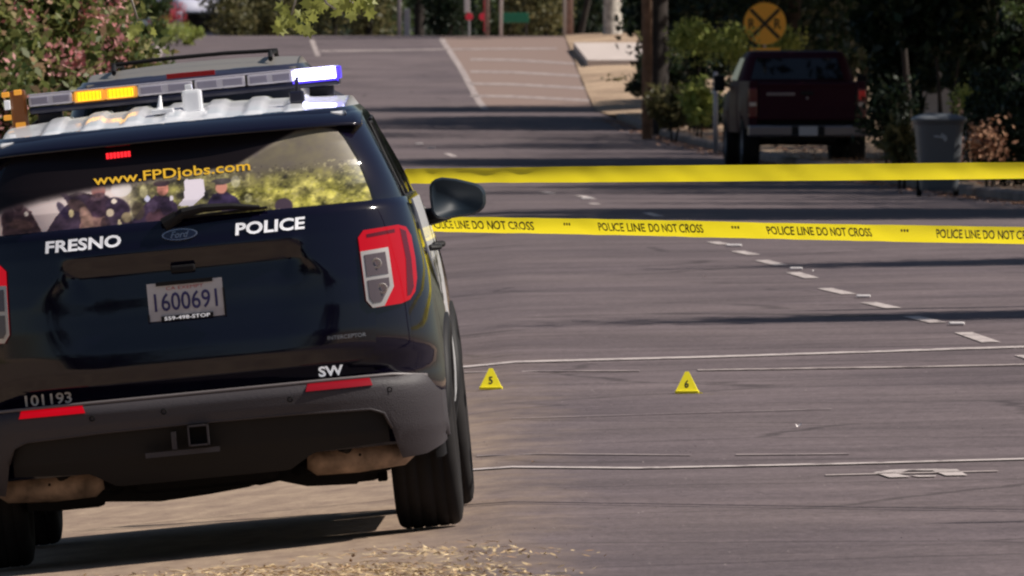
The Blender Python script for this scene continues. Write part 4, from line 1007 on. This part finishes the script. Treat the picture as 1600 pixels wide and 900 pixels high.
for s in (1, -1):
    bm = bmesh.new(); lathe(bm, [(-.03, .02), (-.03, .11), (.03, .11), (.03, .02)], s * .24, .24, .11, 20); bobj('wheel', bm, M['rubber'], BN)
bm = bmesh.new(); tube(bm, [(-.26, .36, .95), (-.26, .43, .97), (.26, .43, .97), (.26, .36, .95)], .015, 8); bobj('handle', bm, M['bin'], BN)

def post(name, px, top_y, d, wd, m, label, cat, base=None, lean=0.0, group=None, round_=True):
    X = (px - 800) * d / F; gz = G(X, d); top = H - (top_y - YH) * d / F; bm = bmesh.new(); h = top - gz
    tube(bm, [(0, 0, -.05), (lean * .5, 0, h * .5), (lean, 0, h)], [wd / 2 * 1.05, wd / 2, wd / 2 * .95], 12)
    o = bobj(name, bm, m, smooth=True); o.location = (X, d, gz); return tag(o, label, cat, group)
post('metal_post', 1118, 112, 318, .085, M['steel'], 'thin grey metal post at the kerb just left of the pickup', 'post')
post('utility_pole', 1011, -700, 352, .20, M['wood'], 'brown wooden pole at the kerb where the dark trees begin', 'pole')
post('far_pole', 624, -120, 530, .11, M['steel'], 'grey pole far beyond the crest, left of the dark gap in the trees', 'pole')
post('far_pole', 761, -200, 528, .13, M['pinkbark'], 'brownish pole far beyond the crest just left of the white pole', 'pole')
post('far_pole', 783, -200, 526, .09, M['rpm'], 'slim white pole at the crest of the road', 'pole')
post('far_pole', 882, -120, 530, .09, M['steel'], 'thin grey pole at the crest beside a brown pole', 'pole')
post('far_pole', 890, -300, 534, .20, M['pinkbark'], 'thick brown pole at the crest with a slanting brace', 'pole')
s_ = at(806, 28, 533); e = empty('street_sign', (s_.x, 533, G(s_.x, 533)), 0, 'green street sign on a post beyond the crest, right of the white pole', 'sign')
bm = bmesh.new(); box(bm, -.50, .38, -.02, .02, s_.z - e.location.z - .14, s_.z - e.location.z + .15, .01); bobj('blade', bm, M['green'], e)
bm = bmesh.new(); tube(bm, [(.30, .05, 0), (.30, .05, s_.z - e.location.z + .2)], .03, 8); bobj('pole', bm, M['bark'], e)
s_ = at(733, 26, 531); e = empty('crossing_signal', (s_.x, 531, G(s_.x, 531)), 0, 'rail crossing signal with red lamps beyond the crest', 'signal'); hz = s_.z - e.location.z
bm = bmesh.new(); tube(bm, [(0, .05, 0), (0, .05, hz - .1)], .03, 8); bobj('mast', bm, M['steel'], e)
for dx_ in (0, .40):
    bm = bmesh.new(); lathe(bm, [(0, .001), (0, .10), (.03, .11)], 0, 0, 0, 20, 'z')
    for v in bm.verts: v.co = Vector((v.co.x + dx_, v.co.z - .04, v.co.y + hz))
    bobj('signal_lamp', bm, M['redsig'], e)
bm = bmesh.new(); box(bm, -.14, .02, -.01, .02, hz + .12, hz + .75, .01); bobj('crossbuck_blade', bm, M['rpm'], e)
bm = bmesh.new(); box(bm, .44, .56, -.03, .0, hz - .45, hz + .6, .01); bobj('gate_arm', bm, M['redsig'], e)
s_ = at(636, 25, 545); o = bevbox('utility_cabinet', (-.09, .09, -.1, .1, -.9, .22), M['steel'], None, .02); o.location = s_; tag(o, 'small pale cabinet in the dark gap beside the left far pole', 'cabinet')

# concrete drive apron on the right of the crest
V, Fc = [], []
pts = [gp(896, 79), gp(918, 107), gp(1040, 107), gp(1040, 79)]
for x, y, z in pts: V.append((x, y, G(x, y) + .22))
for x, y, z in pts: V.append((x, y, G(x, y) - .05))
Fc = [(0, 1, 2, 3), (0, 4, 5, 1), (1, 5, 6, 2), (2, 6, 7, 3), (3, 7, 4, 0)]
tag(mobj('concrete_apron', V, Fc, M['conc']), kind='structure')

# ------------------------------------------------------------------ vegetation
def leaves(n, cen, rad, size, clump=0, csize=.3, shape='ell', asp=1.0, up=.25):
    """n leaf quads spread in clumps through an ellipsoid"""
    if clump:
        c = rng.normal(size=(clump, 3)); c /= np.linalg.norm(c, axis=1)[:, None]; c *= (rng.random((clump, 1)) ** (1 / 2.2)); c *= np.array(rad)
        idx = rng.integers(0, clump, n); p = c[idx] + np.clip(rng.normal(size=(n, 3)), -1.5, 1.5) * csize * (.5 + rng.random((clump, 1)))[idx]
    else:
        p = rng.normal(size=(n, 3)); p /= np.linalg.norm(p, axis=1)[:, None]; p *= (rng.random((n, 1)) ** (1 / 2.4)); p *= np.array(rad)
    if shape == 'box': p = (rng.random((n, 3)) * 2 - 1) * np.array(rad)
    p += np.array(cen)
    a = rng.normal(size=(n, 3)); a /= np.linalg.norm(a, axis=1)[:, None]
    b = np.cross(a, rng.normal(size=(n, 3))); b /= np.linalg.norm(b, axis=1)[:, None]
    s = size * (.6 + .8 * rng.random((n, 1)))
    a = a * s * asp; b = b * s * .55
    V = np.stack([p - a * .5, p + b * .5 + a * .05, p + a * .5, p - b * .5 + a * .05], 1).reshape(-1, 3)
    return V
def leaf_obj(name, V, m, parent=None):
    n = len(V) // 4; me = bpy.data.meshes.new(name); me.vertices.add(len(V)); me.vertices.foreach_set('co', V.astype(np.float32).ravel())
    me.loops.add(4 * n); me.loops.foreach_set('vertex_index', np.arange(4 * n)); me.polygons.add(n); me.polygons.foreach_set('loop_start', np.arange(n) * 4); me.polygons.foreach_set('loop_total', np.full(n, 4))
    me.update(calc_edges=True); me.materials.append(m); o = bpy.data.objects.new(name, me); link(o)
    if parent: o.parent = parent
    return o
def tree(name, X, d, hgt, cr, cz, m, label, trunk_r=.16, n=6000, leaf=.14, clump=60, csize=.35, bark='bark', group=None, limbs=5, lean=0.0, cat='tree', cx=0.0, cy=0.0):
    z = G(X, d); e = empty(name, (X, d, z), 0, label, cat, group)
    bm = bmesh.new(); r = random.Random(int(X * 100 + d))
    tube(bm, [(0, 0, -.15), (0, 0, .08), (lean * .3, 0, hgt * .25), (lean * .6, .05, hgt * .5), (lean, 0, hgt * .8)], [trunk_r * 1.6, trunk_r * 1.15, trunk_r, trunk_r * .8, trunk_r * .35], 12)
    for k in range(limbs):
        a = k * 2.4 + r.random(); h0 = hgt * (.35 + .3 * r.random()); l = cr[0] * .75
        p0 = Vector((lean * h0 / hgt, 0, h0)); p2 = Vector((cx + math.cos(a) * l, cy + math.sin(a) * l, cz + r.uniform(-.3, .5) * cr[2]))
        tube(bm, [p0, p0.lerp(p2, .5) + Vector((0, 0, .15 * l)), p2], [trunk_r * .45, trunk_r * .28, trunk_r * .1], 7)
    bobj('trunk', bm, M[bark], e, smooth=True)
    leaf_obj('crown', leaves(n, (cx, cy, cz), cr, leaf, clump, csize), M[m], e)
    return e
def shrub(name, px, py, d, rx, rz, m, label, n=1500, leaf=.09, ry=None, clump=18, csize=.12, cat='shrub', group=None, asp=1.0, stems=4):
    """bush whose foliage centre is seen at (px, py)"""
    c = at(px, py, d); gz = G(c.x, d); e = empty(name, (c.x, d, gz), 0, label, cat, group); h = c.z - gz
    bm = bmesh.new()
    for k in range(stems):
        a = k * 2.1; tube(bm, [(.04 * math.cos(a), .04 * math.sin(a), -.05), (rx * .3 * math.cos(a), rx * .3 * math.sin(a), h * .6), (rx * .6 * math.cos(a), rx * .5 * math.sin(a), h + rz * .3)], [.025, .018, .008], 6)
    bobj('stem', bm, M['bark'], e)
    leaf_obj('foliage', leaves(n, (0, 0, h), (rx, ry or rx, rz), leaf, clump, csize, asp=asp), M[m], e)
    return e
# big shade trees over the right kerb (crowns above the frame, feet in it)
tree('shade_tree', 2.95, 362, 9.5, (3.0, 8, 3.0), 7.0, 'leafdark', 'dark broad tree standing right behind the wooden pole', .20, 9000, .22, 90, .5)
tree('shade_tree', 6.2, 398, 9.0, (3.2, 4, 3.4), 5.0, 'leafdark', 'dark tree rising behind the lime green shrubs', .22, 9000, .22, 90, .5)
tree('shade_tree', 7.3, 335, 10, (3.6, 8, 2.4), 5.7, 'leafdark', 'big dark tree behind the railroad sign', .3, 10000, .24, 100, .55)
tree('shade_tree', 8.3, 292, 10, (4.0, 9, 2.4), 5.7, 'leafdark', 'dark tree shading the pickup from the right', .24, 9500, .24, 90, .55)
tree('shade_tree', 7.05, 262, 8, (3.2, 7, 2.0), 5.0, 'leafdark', 'leaning dark trunk standing behind the bin', .10, 7000, .2, 80, .45, lean=-.5)
tree('shade_tree', 8.0, 240, 9.5, (3.3, 5, 2.9), 5.6, 'leafdark', 'dark tree at the right edge behind the hedge', .2, 7000, .2, 80, .45)
tree('pink_trunk_tree', 6.55, 264, 7.5, (2.6, 3, 2.2), 5.2, 'leafdark', 'slim tree with a sunlit pinkish trunk right of the bin', .09, 4500, .18, 60, .4, bark='pinkbark')
tree('thin_trunk_tree', 6.05, 270, 6.5, (1.8, 3, 1.5), 4.8, 'leafdark', 'thin dark leaning trunk above the bin lid', .05, 2200, .16, 30, .35, lean=-.4)
# street trees outside the frame on the right whose shade crosses the road: (shade centre px, py, half width m, half depth m, crown height, leaves, label)
SHX = math.sin(SUN_AZ) / math.tan(SUN_EL); SHY = math.cos(SUN_AZ) / math.tan(SUN_EL)
for (px, py, hw, hd, cz, n, lf_, lab) in (
    (1330, 334, 4.2, 11.5, 7.5, 14000, .30, 'broad street tree shading the road just above the printed tape'),
    (1250, 292, 3.2, 4.2, 6.5, 4200, .24, 'thin street tree between the two big shading trees on the right'),
    (1050, 254, 5.8, 10.0, 8.5, 15000, .30, 'broad street tree shading the road behind the blank tape'),
    (900, 192, 5.4, 19.0, 9.0, 15000, .34, 'broad tree whose shade crosses the whole road before the rise'),
    (880, 173, 5.0, 6.5, 8.0, 8000, .30, 'tree whose shade ends at the foot of the rise'),
    (1640, 408, 1.6, 1.8, 6.0, 1700, .2, 'small street tree shading the right edge beside the lane dashes'),
    (1650, 491, 1.9, 1.6, 6.0, 2300, .2, 'small street tree beyond the right edge near the far crosswalk')):
    x, d, z = gp(px, py); X = x + cz * SHX; yy_ = d + cz * SHY
    tree('street_tree', X, yy_, cz + 3, (hw, hd, 1.6), cz, 'leafdark', lab, .16, int(n * 3.6), lf_, max(14, n // 40), .55, group='street trees along the right kerb')
# canopy deeper in the yards: keeps the pickup and the verge in shade
for (X, d, lab) in ((12.2, 250, 'yard tree behind the hedge'), (11.6, 285, 'yard tree right of the pickup'), (11.2, 318, 'yard tree ahead of the pickup'), (10.2, 352, 'yard tree right of the railroad sign'), (9.8, 385, 'yard tree behind the railroad sign'), (13.2, 222, 'yard tree right of the hedge'), (15.5, 300, 'far yard tree right of the pickup')):
    tree('yard_tree', X, d, 10, (4.2, 17 / 1.0 * 1.0, 2.6), 6.4, 'leafdark', lab + ', beyond the right edge of the picture', .22, 16000, .36, 110, .6, group='yard trees beyond the right edge')
# trees behind the photographer, mirrored in the dark paint
for (X, d, lab) in ((-9, 26, 'street tree left of the camera'), (9, 30, 'street tree right of the camera'), (-17, 6, 'street tree far left of the camera'), (17, 8, 'street tree far right of the camera'), (-4.5, -22, 'street tree behind the camera on the left'), (5, -26, 'street tree behind the camera on the right')):
    tree('roadside_tree', X, d, 11, (5.5, 4.5, 4.6), 5.6, 'leafdark', lab, .25, 3500, .5, 60, .7, group='trees around the camera')
for (X, d, h) in ((13.0, 122.5, 11.5), (13.5, 71.2, 11.5)):
    e = bmesh.new(); tube(e, [(0, 0, 0), (0, 0, h)], [.21, .16], 12); box(e, -1.1, .2, -.06, .06, h - .3, h - .15, .01)
    o = bobj('lamp_pole', e, M['wood']); o.location = (X, d, G(9, d)); tag(o, 'tall wooden pole beyond the right kerb ' + ('by the far crosswalk' if d > 100 else 'level with the police SUV'), 'pole', 'wooden poles along the right kerb')
# understory on the right
shrub('lime_shrub', 1080, 62, 356, .44, .36, 'leaflime', 'round lime green shrub crown above the dark gap', 1500, .10)
shrub('lime_shrub', 1145, 72, 358, .36, .34, 'leaflime', 'lime green shrub between the pole and the railroad sign', 1100, .10)
shrub('lime_shrub', 1225, 66, 392, .40, .26, 'leaflime', 'lime green shrub peeking out behind the railroad sign', 900, .10)
shrub('fern_plant', 1052, 168, 346, .40, .24, 'leafolive', 'feathery green plant beside the foot of the wooden pole', 1400, .14, asp=1.8)
shrub('fern_plant', 1092, 160, 343, .20, .36, 'leaflime', 'upright feathery green plant left of the thin metal post', 900, .12, asp=1.6)
shrub('low_bush', 1030, 120, 366, .50, .50, 'leafdark', 'dark low bush right behind the wooden pole', 1500, .14)
shrub('low_bush', 1100, 100, 372, .70, .60, 'leafdark', 'dark bush between the two lime green shrubs', 2400, .14)
shrub('low_bush', 1105, 175, 362, .5, .40, 'leafdark', 'dark bush low behind the metal post', 1400, .14)
shrub('low_bush', 1388, 175, 266, .30, .50, 'leafdark', 'dark bush between the pickup tail lamp and the pale spiky plant', 1300, .10)
shrub('agave_plant', 1408, 222, 246, .20, .20, 'leafolive', 'pale spiky plant between the pickup and the bin', 200, .20, asp=2.0, csize=.06)
shrub('low_bush', 1400, 150, 302, .5, .6, 'leafmid', 'green bush right behind the pickup tail lamp', 1500, .10)
shrub('low_bush', 1420, 90, 300, .9, 1.0, 'leafdark', 'dark bush filling the gap above the agave', 4000, .13)
shrub('low_bush', 1320, 50, 402, 1.7, 1.1, 'leafdark', 'dark bush above the pickup cab', 4500, .13)
shrub('low_bush', 1200, 60, 405, 1.5, 1.1, 'leafdark', 'dark bush hidden behind the pickup', 2500, .13)
shrub('hedge', 1575, 185, 236, .62, .72, 'leafdark', 'dark clipped hedge at the right edge of the verge', 6500, .09, clump=60)
shrub('hedge', 1660, 170, 232, .7, .8, 'leafdark', 'dark hedge just outside the right edge', 5000, .10, clump=50)
shrub('low_bush', 1560, 60, 268, .8, .7, 'leafmid', 'green bush above the hedge at the right edge', 2600, .10)
shrub('lime_shrub', 1515, 160, 252, .16, .16, 'leaflime', 'small bright yellow green tuft right of the pinkish trunk', 350, .07)
shrub('low_bush', 1480, 60, 285, .8, .8, 'leafdark', 'dark bush behind the pinkish trunk', 3500, .12)
shrub('dry_shrub', 1545, 222, 233, .22, .16, 'litter', 'dry reddish shrub between the bin and the hedge', 350, .08)
shrub('dry_tuft', 962, 135, 452, .30, .10, 'leafolive', 'dry tuft on the tan bank below the concrete apron', 250, .12)
shrub('low_bush', 1005, 130, 440, .35, .45, 'leafdark', 'dark bush closing the tan bank on its right', 1500, .13)
# pale wall seen in gaps
wp = at(1470, 140, 330); bm = bmesh.new(); box(bm, -.9, 1.1, 0, .2, 0, 1.6, .01); o = bobj('garden_wall', bm, M['house']); o.location = (wp.x, 330, G(wp.x, 330)); tag(o, 'pale stucco garden wall glimpsed through the dark trunks', 'wall')
# backdrop beyond the crest
V = []
for k in range(46):
    X = -26 + k * 1.15; d = 640 + random.uniform(-25, 60)
    V.append(leaves(1700, (X, d, .8 + 1.9), (1.3, 3, 2.1), .26, 24, .35))
tag(leaf_obj('far_woodland', np.concatenate(V), M['leafdark']), kind='stuff')
tag(mobj('far_bank', [(-60, 720, -1), (60, 720, -1), (60, 760, 7), (-60, 760, 7), (60, 900, 7), (-60, 900, 7)], [(0, 1, 2, 3), (3, 2, 4, 5)], mat('wooded_bank', (.016, .02, .014), .95, var=.5, vscale=1.2)), kind='structure')
bt = [(365, 'leafolive', 545, 1.3), (425, 'leafolive', 548, 1.3), (470, 'leafmid', 552, 1.2), (520, 'leafolive', 545, 1.1), (575, 'leafolive', 550, 1.3), (605, 'leafmid', 556, .9), (700, 'leafdark', 570, 1.5), (820, 'leafolive', 556, 1.1), (850, 'leafolive', 548, 1.0), (925, 'leafdark', 560, 1.2), (795, 'leafmid', 565, .8), (310, 'leafmid', 560, 1.2)]
labs = ['olive bush beyond the crest behind the first police roof', 'olive bush beyond the crest behind the leafy twig', 'green bush beyond the crest right of the leafy twig', 'second olive bush from the left far pole', 'olive bush just left of the left far pole', 'small green bush at the foot of the left far pole', 'dark tall bush behind the rail crossing signal', 'olive bush behind the green street sign', 'olive bush between the street sign and the brown pole', 'dark bush left of the pale trunk', 'low green bush under the green street sign', 'green bush behind the pale far car']
for (px, m, d, h), lab in zip(bt, labs):
    X = (px - 800) * d / F; z = G(X, d); e = empty('far_bush', (X, d, z), 0, lab, 'bush', 'bushes beyond the crest')
    leaf_obj('foliage', leaves(2200, (0, 0, 1.3), (.75, 1.2, 1.5), .17, 30, .22), M[m], e)
    bm = bmesh.new(); tube(bm, [(0, 0, -.2), (.1, 0, 1.0), (.05, 0, 2.4)], [.10, .08, .05], 8); bobj('trunk', bm, M['bark'], e)
tree('pale_trunk_tree', (957 - 800) * 512 / F, 512, 7.5, (3, 4, 2.2), 6.0, 'leafmid', 'tree with a pale flared trunk dappled by sun at the crest', .24, 5000, .2, 60, .4, bark='palebark')
e = tree('brace_tree', (905 - 800) * 545 / F, 545, 7, (2.4, 3, 2.0), 5.4, 'leafolive', 'thin tree with a slanting trunk behind the brown pole', .09, 3000, .2, 40, .4, lean=1.2)
for px, d, lab in ((470, 575, 'dark trunked tree beyond the crest left of centre'), (655, 585, 'dark tree in the shaded gap beyond the crest'), (720, 600, 'dark tree behind the rail crossing signal'), (930, 580, 'dark tree beyond the concrete apron'), (1010, 520, 'dark tree rising behind the wooden pole at the crest')):
    tree('far_tree', (px - 800) * d / F, d, 8, (3.4, 4, 3.2), 4.6, 'leafdark', lab, .16, 6500, .24, 80, .5, group='trees beyond the crest')
# distant pale car
C3 = empty('distant_car', ((322 - 800) * 548 / F, 548, G(-9.3, 548) - .35), .4, 'pale blue car far behind the flowering shrub', 'car')
pale = mat('pale_car_paint', (.50, .50, .62), .4, coat=.5)
V, Fc = shell(LOW, list(np.linspace(.36, 1.35, 10)), 0); mobj('body', V, Fc, pale, C3, smooth=True)
V, Fc = shell(UP, list(np.linspace(1.3, 1.735, 6)), 0); mobj('cabin', V, Fc, pale, C3, smooth=True)
for s in (1, -1):
    for y in (1.0, 4.02): wheel(C3, s * .855, y)
# flowering shrubs on the left
def flowering(px, py, d, rx, rz, label, nl, nf, fl='flower', nfl=.06):
    e = shrub('flowering_shrub', px, py, d, rx, rz, 'leafpink', label, nl, .10, clump=45, csize=.13, group='flowering shrubs by the left verge')
    c = at(px, py, d); h = c.z - G(c.x, d)
    leaf_obj('blossom', leaves(int(nf * 2.2), (0, -.12, h), (rx, rx, rz), nfl, 20, .10), M[fl], e); return e
flowering(60, 60, 152, .55, .75, 'tall pink flowering shrub at the left edge above the light bar', 6500, 700)
flowering(-60, 80, 150, .6, .8, 'pink flowering shrub just outside the left edge', 4500, 500)
flowering(150, 105, 158, .42, .42, 'lower pink flowering shrub above the lit amber lamps', 4000, 800)
flowering(135, 10, 160, .42, .42, 'upper part of a flowering shrub left of the dark hanging leaves', 3200, 350)
flowering(205, 120, 162, .22, .25, 'small flowering shrub nearest the left road edge', 1300, 300)
flowering(20, 190, 149, .35, .4, 'flowering shrub low behind the left lamp of the police SUV', 1800, 200)
shrub('red_flower_bush', 262, 26, 515, .42, .40, 'flowerred', 'red blossom bush beyond the lawn far behind', 800, .10)
shrub('yellow_bush', 270, 52, 500, .9, .3, 'leaflime', 'yellow green bush low beside the far road edge', 1500, .10)
shrub('far_left_bush', 215, 15, 430, 1.0, .7, 'leafmid', 'green bush behind the flowering shrubs', 2500, .12)
# sycamore with a leafy twig hanging into the top of the frame
SY = empty('sycamore_tree', (-5.2, 112, G(-5.2, 112)), 0, 'sycamore left of the road with a lit leafy twig hanging into the picture', 'tree')
bm = bmesh.new(); rel = lambda px, py, d: at(px, py, d) - SY.location
tube(bm, [(0, 0, -.1), (0, 0, 1.5), (.1, 0, 3.2), (.6, 0, 5.2)], [.26, .2, .16, .07], 12)
tube(bm, [(.1, 0, 2.9), (1.6, -1, 3.6), (2.8, -2, 3.5), rel(470, -60, 110)], [.10, .07, .04, .02], 8)
for q in ([(470, -60), (500, -20), (560, 8)], [(470, -60), (465, -10), (455, 25)], [(490, -40), (510, 5), (525, 15)]): tube(bm, [rel(px, py, 110) for px, py in q], [.012, .008, .005], 6)
tube(bm, [(.1, 0, 2.9), rel(190, -50, 111), rel(215, 30, 111)], [.05, .02, .006], 6)
bobj('trunk', bm, M['palebark'], SY, smooth=True)
leaf_obj('crown', leaves(3500, (.3, 0, 5.6), (2.4, 2.4, 1.6), .2, 50, .35), M['leafmid'], SY)
lf = [(0, -.5), (.10, -.30), (.42, -.34), (.28, -.08), (.52, .16), (.22, .16), (.0, .55), (-.22, .16), (-.52, .16), (-.28, -.08), (-.42, -.34), (-.10, -.30)]
lme = bpy.data.meshes.new('leaf'); lme.from_pydata([(a, 0.10 * abs(a), b) for a, b in lf] + [(0, 0, 0)], [], [(i, (i + 1) % 12, 12) for i in range(12)]); lme.materials.append(leaf_mat("sycamore_leaf", (.14, .19, .03), (.50, .50, .14), tr=.45))
rr = random.Random(5)
def leaf_at(px, py, d, s):
    o = bpy.data.objects.new('leaf', lme); link(o); o.parent = SY; o.location = rel(px, py, d); o.scale = (s, s, s)
    o.rotation_euler = (rr.uniform(-1.0, .6), rr.uniform(-2.6, 2.6), rr.uniform(-.9, .9))
for k in range(46):
    px = rr.uniform(478, 582); py = rr.uniform(-28, 14 + (px - 478) * .16 - 0); leaf_at(px, py, 110 + rr.uniform(-.3, .3), rr.uniform(.07, .12))
for k in range(26): px = rr.uniform(432, 505); leaf_at(px, rr.uniform(18, 55) - abs(px - 470) * .25, 110 + rr.uniform(-.3, .3), rr.uniform(.06, .10))
for k in range(9): leaf_at(rr.uniform(203, 243), rr.uniform(42, 68), 111 + rr.uniform(-.2, .2), rr.uniform(.055, .08))

# ------------------------------------------------------------------ litter
def scatter(name, n, pos, size, m, lift=.008, asp=1.6):
    P_ = np.array([pos() for _ in range(n)]); V = leaves(n, (0, 0, 0), (0, 0, 0), size, asp=asp)
    q = V.reshape(n, 4, 3); q[..., 2] *= .25; q -= q.mean(1, keepdims=True); q += P_[:, None, :]; q[..., 2] += lift
    return tag(leaf_obj(name, q.reshape(-1, 3), m), kind='stuff')
def pkerb():
    d = rng.uniform(185, 400); x = kerb_x(d) + abs(rng.normal()) * -.22 - .02; return (x, d, G(x, d))
scatter('kerb_leaf_litter', 2600, pkerb, .07, M['litter'])
def pverge():
    d = rng.uniform(200, 400); x = kerb_x(d) + rng.uniform(.2, 2.2); return (x, d, G(x, d) + .12)
scatter('verge_leaf_litter', 2600, pverge, .09, M['litter'], .02)
def pstraw():
    while True:
        px = rng.uniform(-40, 1100); d = rng.uniform(64.0, 72.0); x = (px - 800) * d / F
        if rng.random() < (.12 + .88 * (0.5 + .5 * math.sin(x * 7 + d * 2.3)) * (.4 + .6 * (math.sin(x * 23 + d * 9) > -.2))) * sstep(71.5, 67.5, d) * sstep(1000, 560, px) ** 1.5: return (x, d, G(x, d))
scatter('straw_litter', 6500, pstraw, .022, M['straw'], .005, asp=2.6)
def pgrit():
    d = rng.uniform(66, 130); x = rng.uniform(-.3, 800 * d / F); return (x, d, G(x, d))
scatter('road_grit', 1100, pgrit, .011, M['paint_worn'], .004, asp=1)
# dark planting that closes the yards on the right
for (px, py, d, rx, rz, lab) in ((1380, 30, 418, 1.5, 1.5, 'dark tall hedge behind the pickup cab'), (1470, 40, 372, 1.5, 1.5, 'dark tall hedge between the thin trunks'), (1560, 30, 352, 1.4, 1.6, 'dark tall hedge at the right edge behind the green bush'), (1650, 30, 330, 1.4, 1.6, 'dark tall hedge just outside the right edge of the picture'), (1060, 20, 425, 1.3, 1.4, 'dark tall hedge behind the round lime shrub'), (1160, 20, 430, 1.3, 1.3, 'dark tall hedge left of the railroad sign'), (1260, 20, 428, 1.4, 1.4, 'dark tall hedge right of the railroad sign'), (1410, 40, 300, .75, .75, 'dark leafy mass just right of the pickup cab'), (1475, 20, 256, .55, .50, 'dark leafy mass hanging above the bin'), (1545, 95, 258, .50, .50, 'dark leafy mass between the pinkish trunk and the hedge')):
    shrub('tall_hedge', px, py, d, rx, rz, 'leafdark', lab, 6000, .18, ry=2.0 if d > 310 else .6, clump=60, csize=.3 if d > 310 else .16)
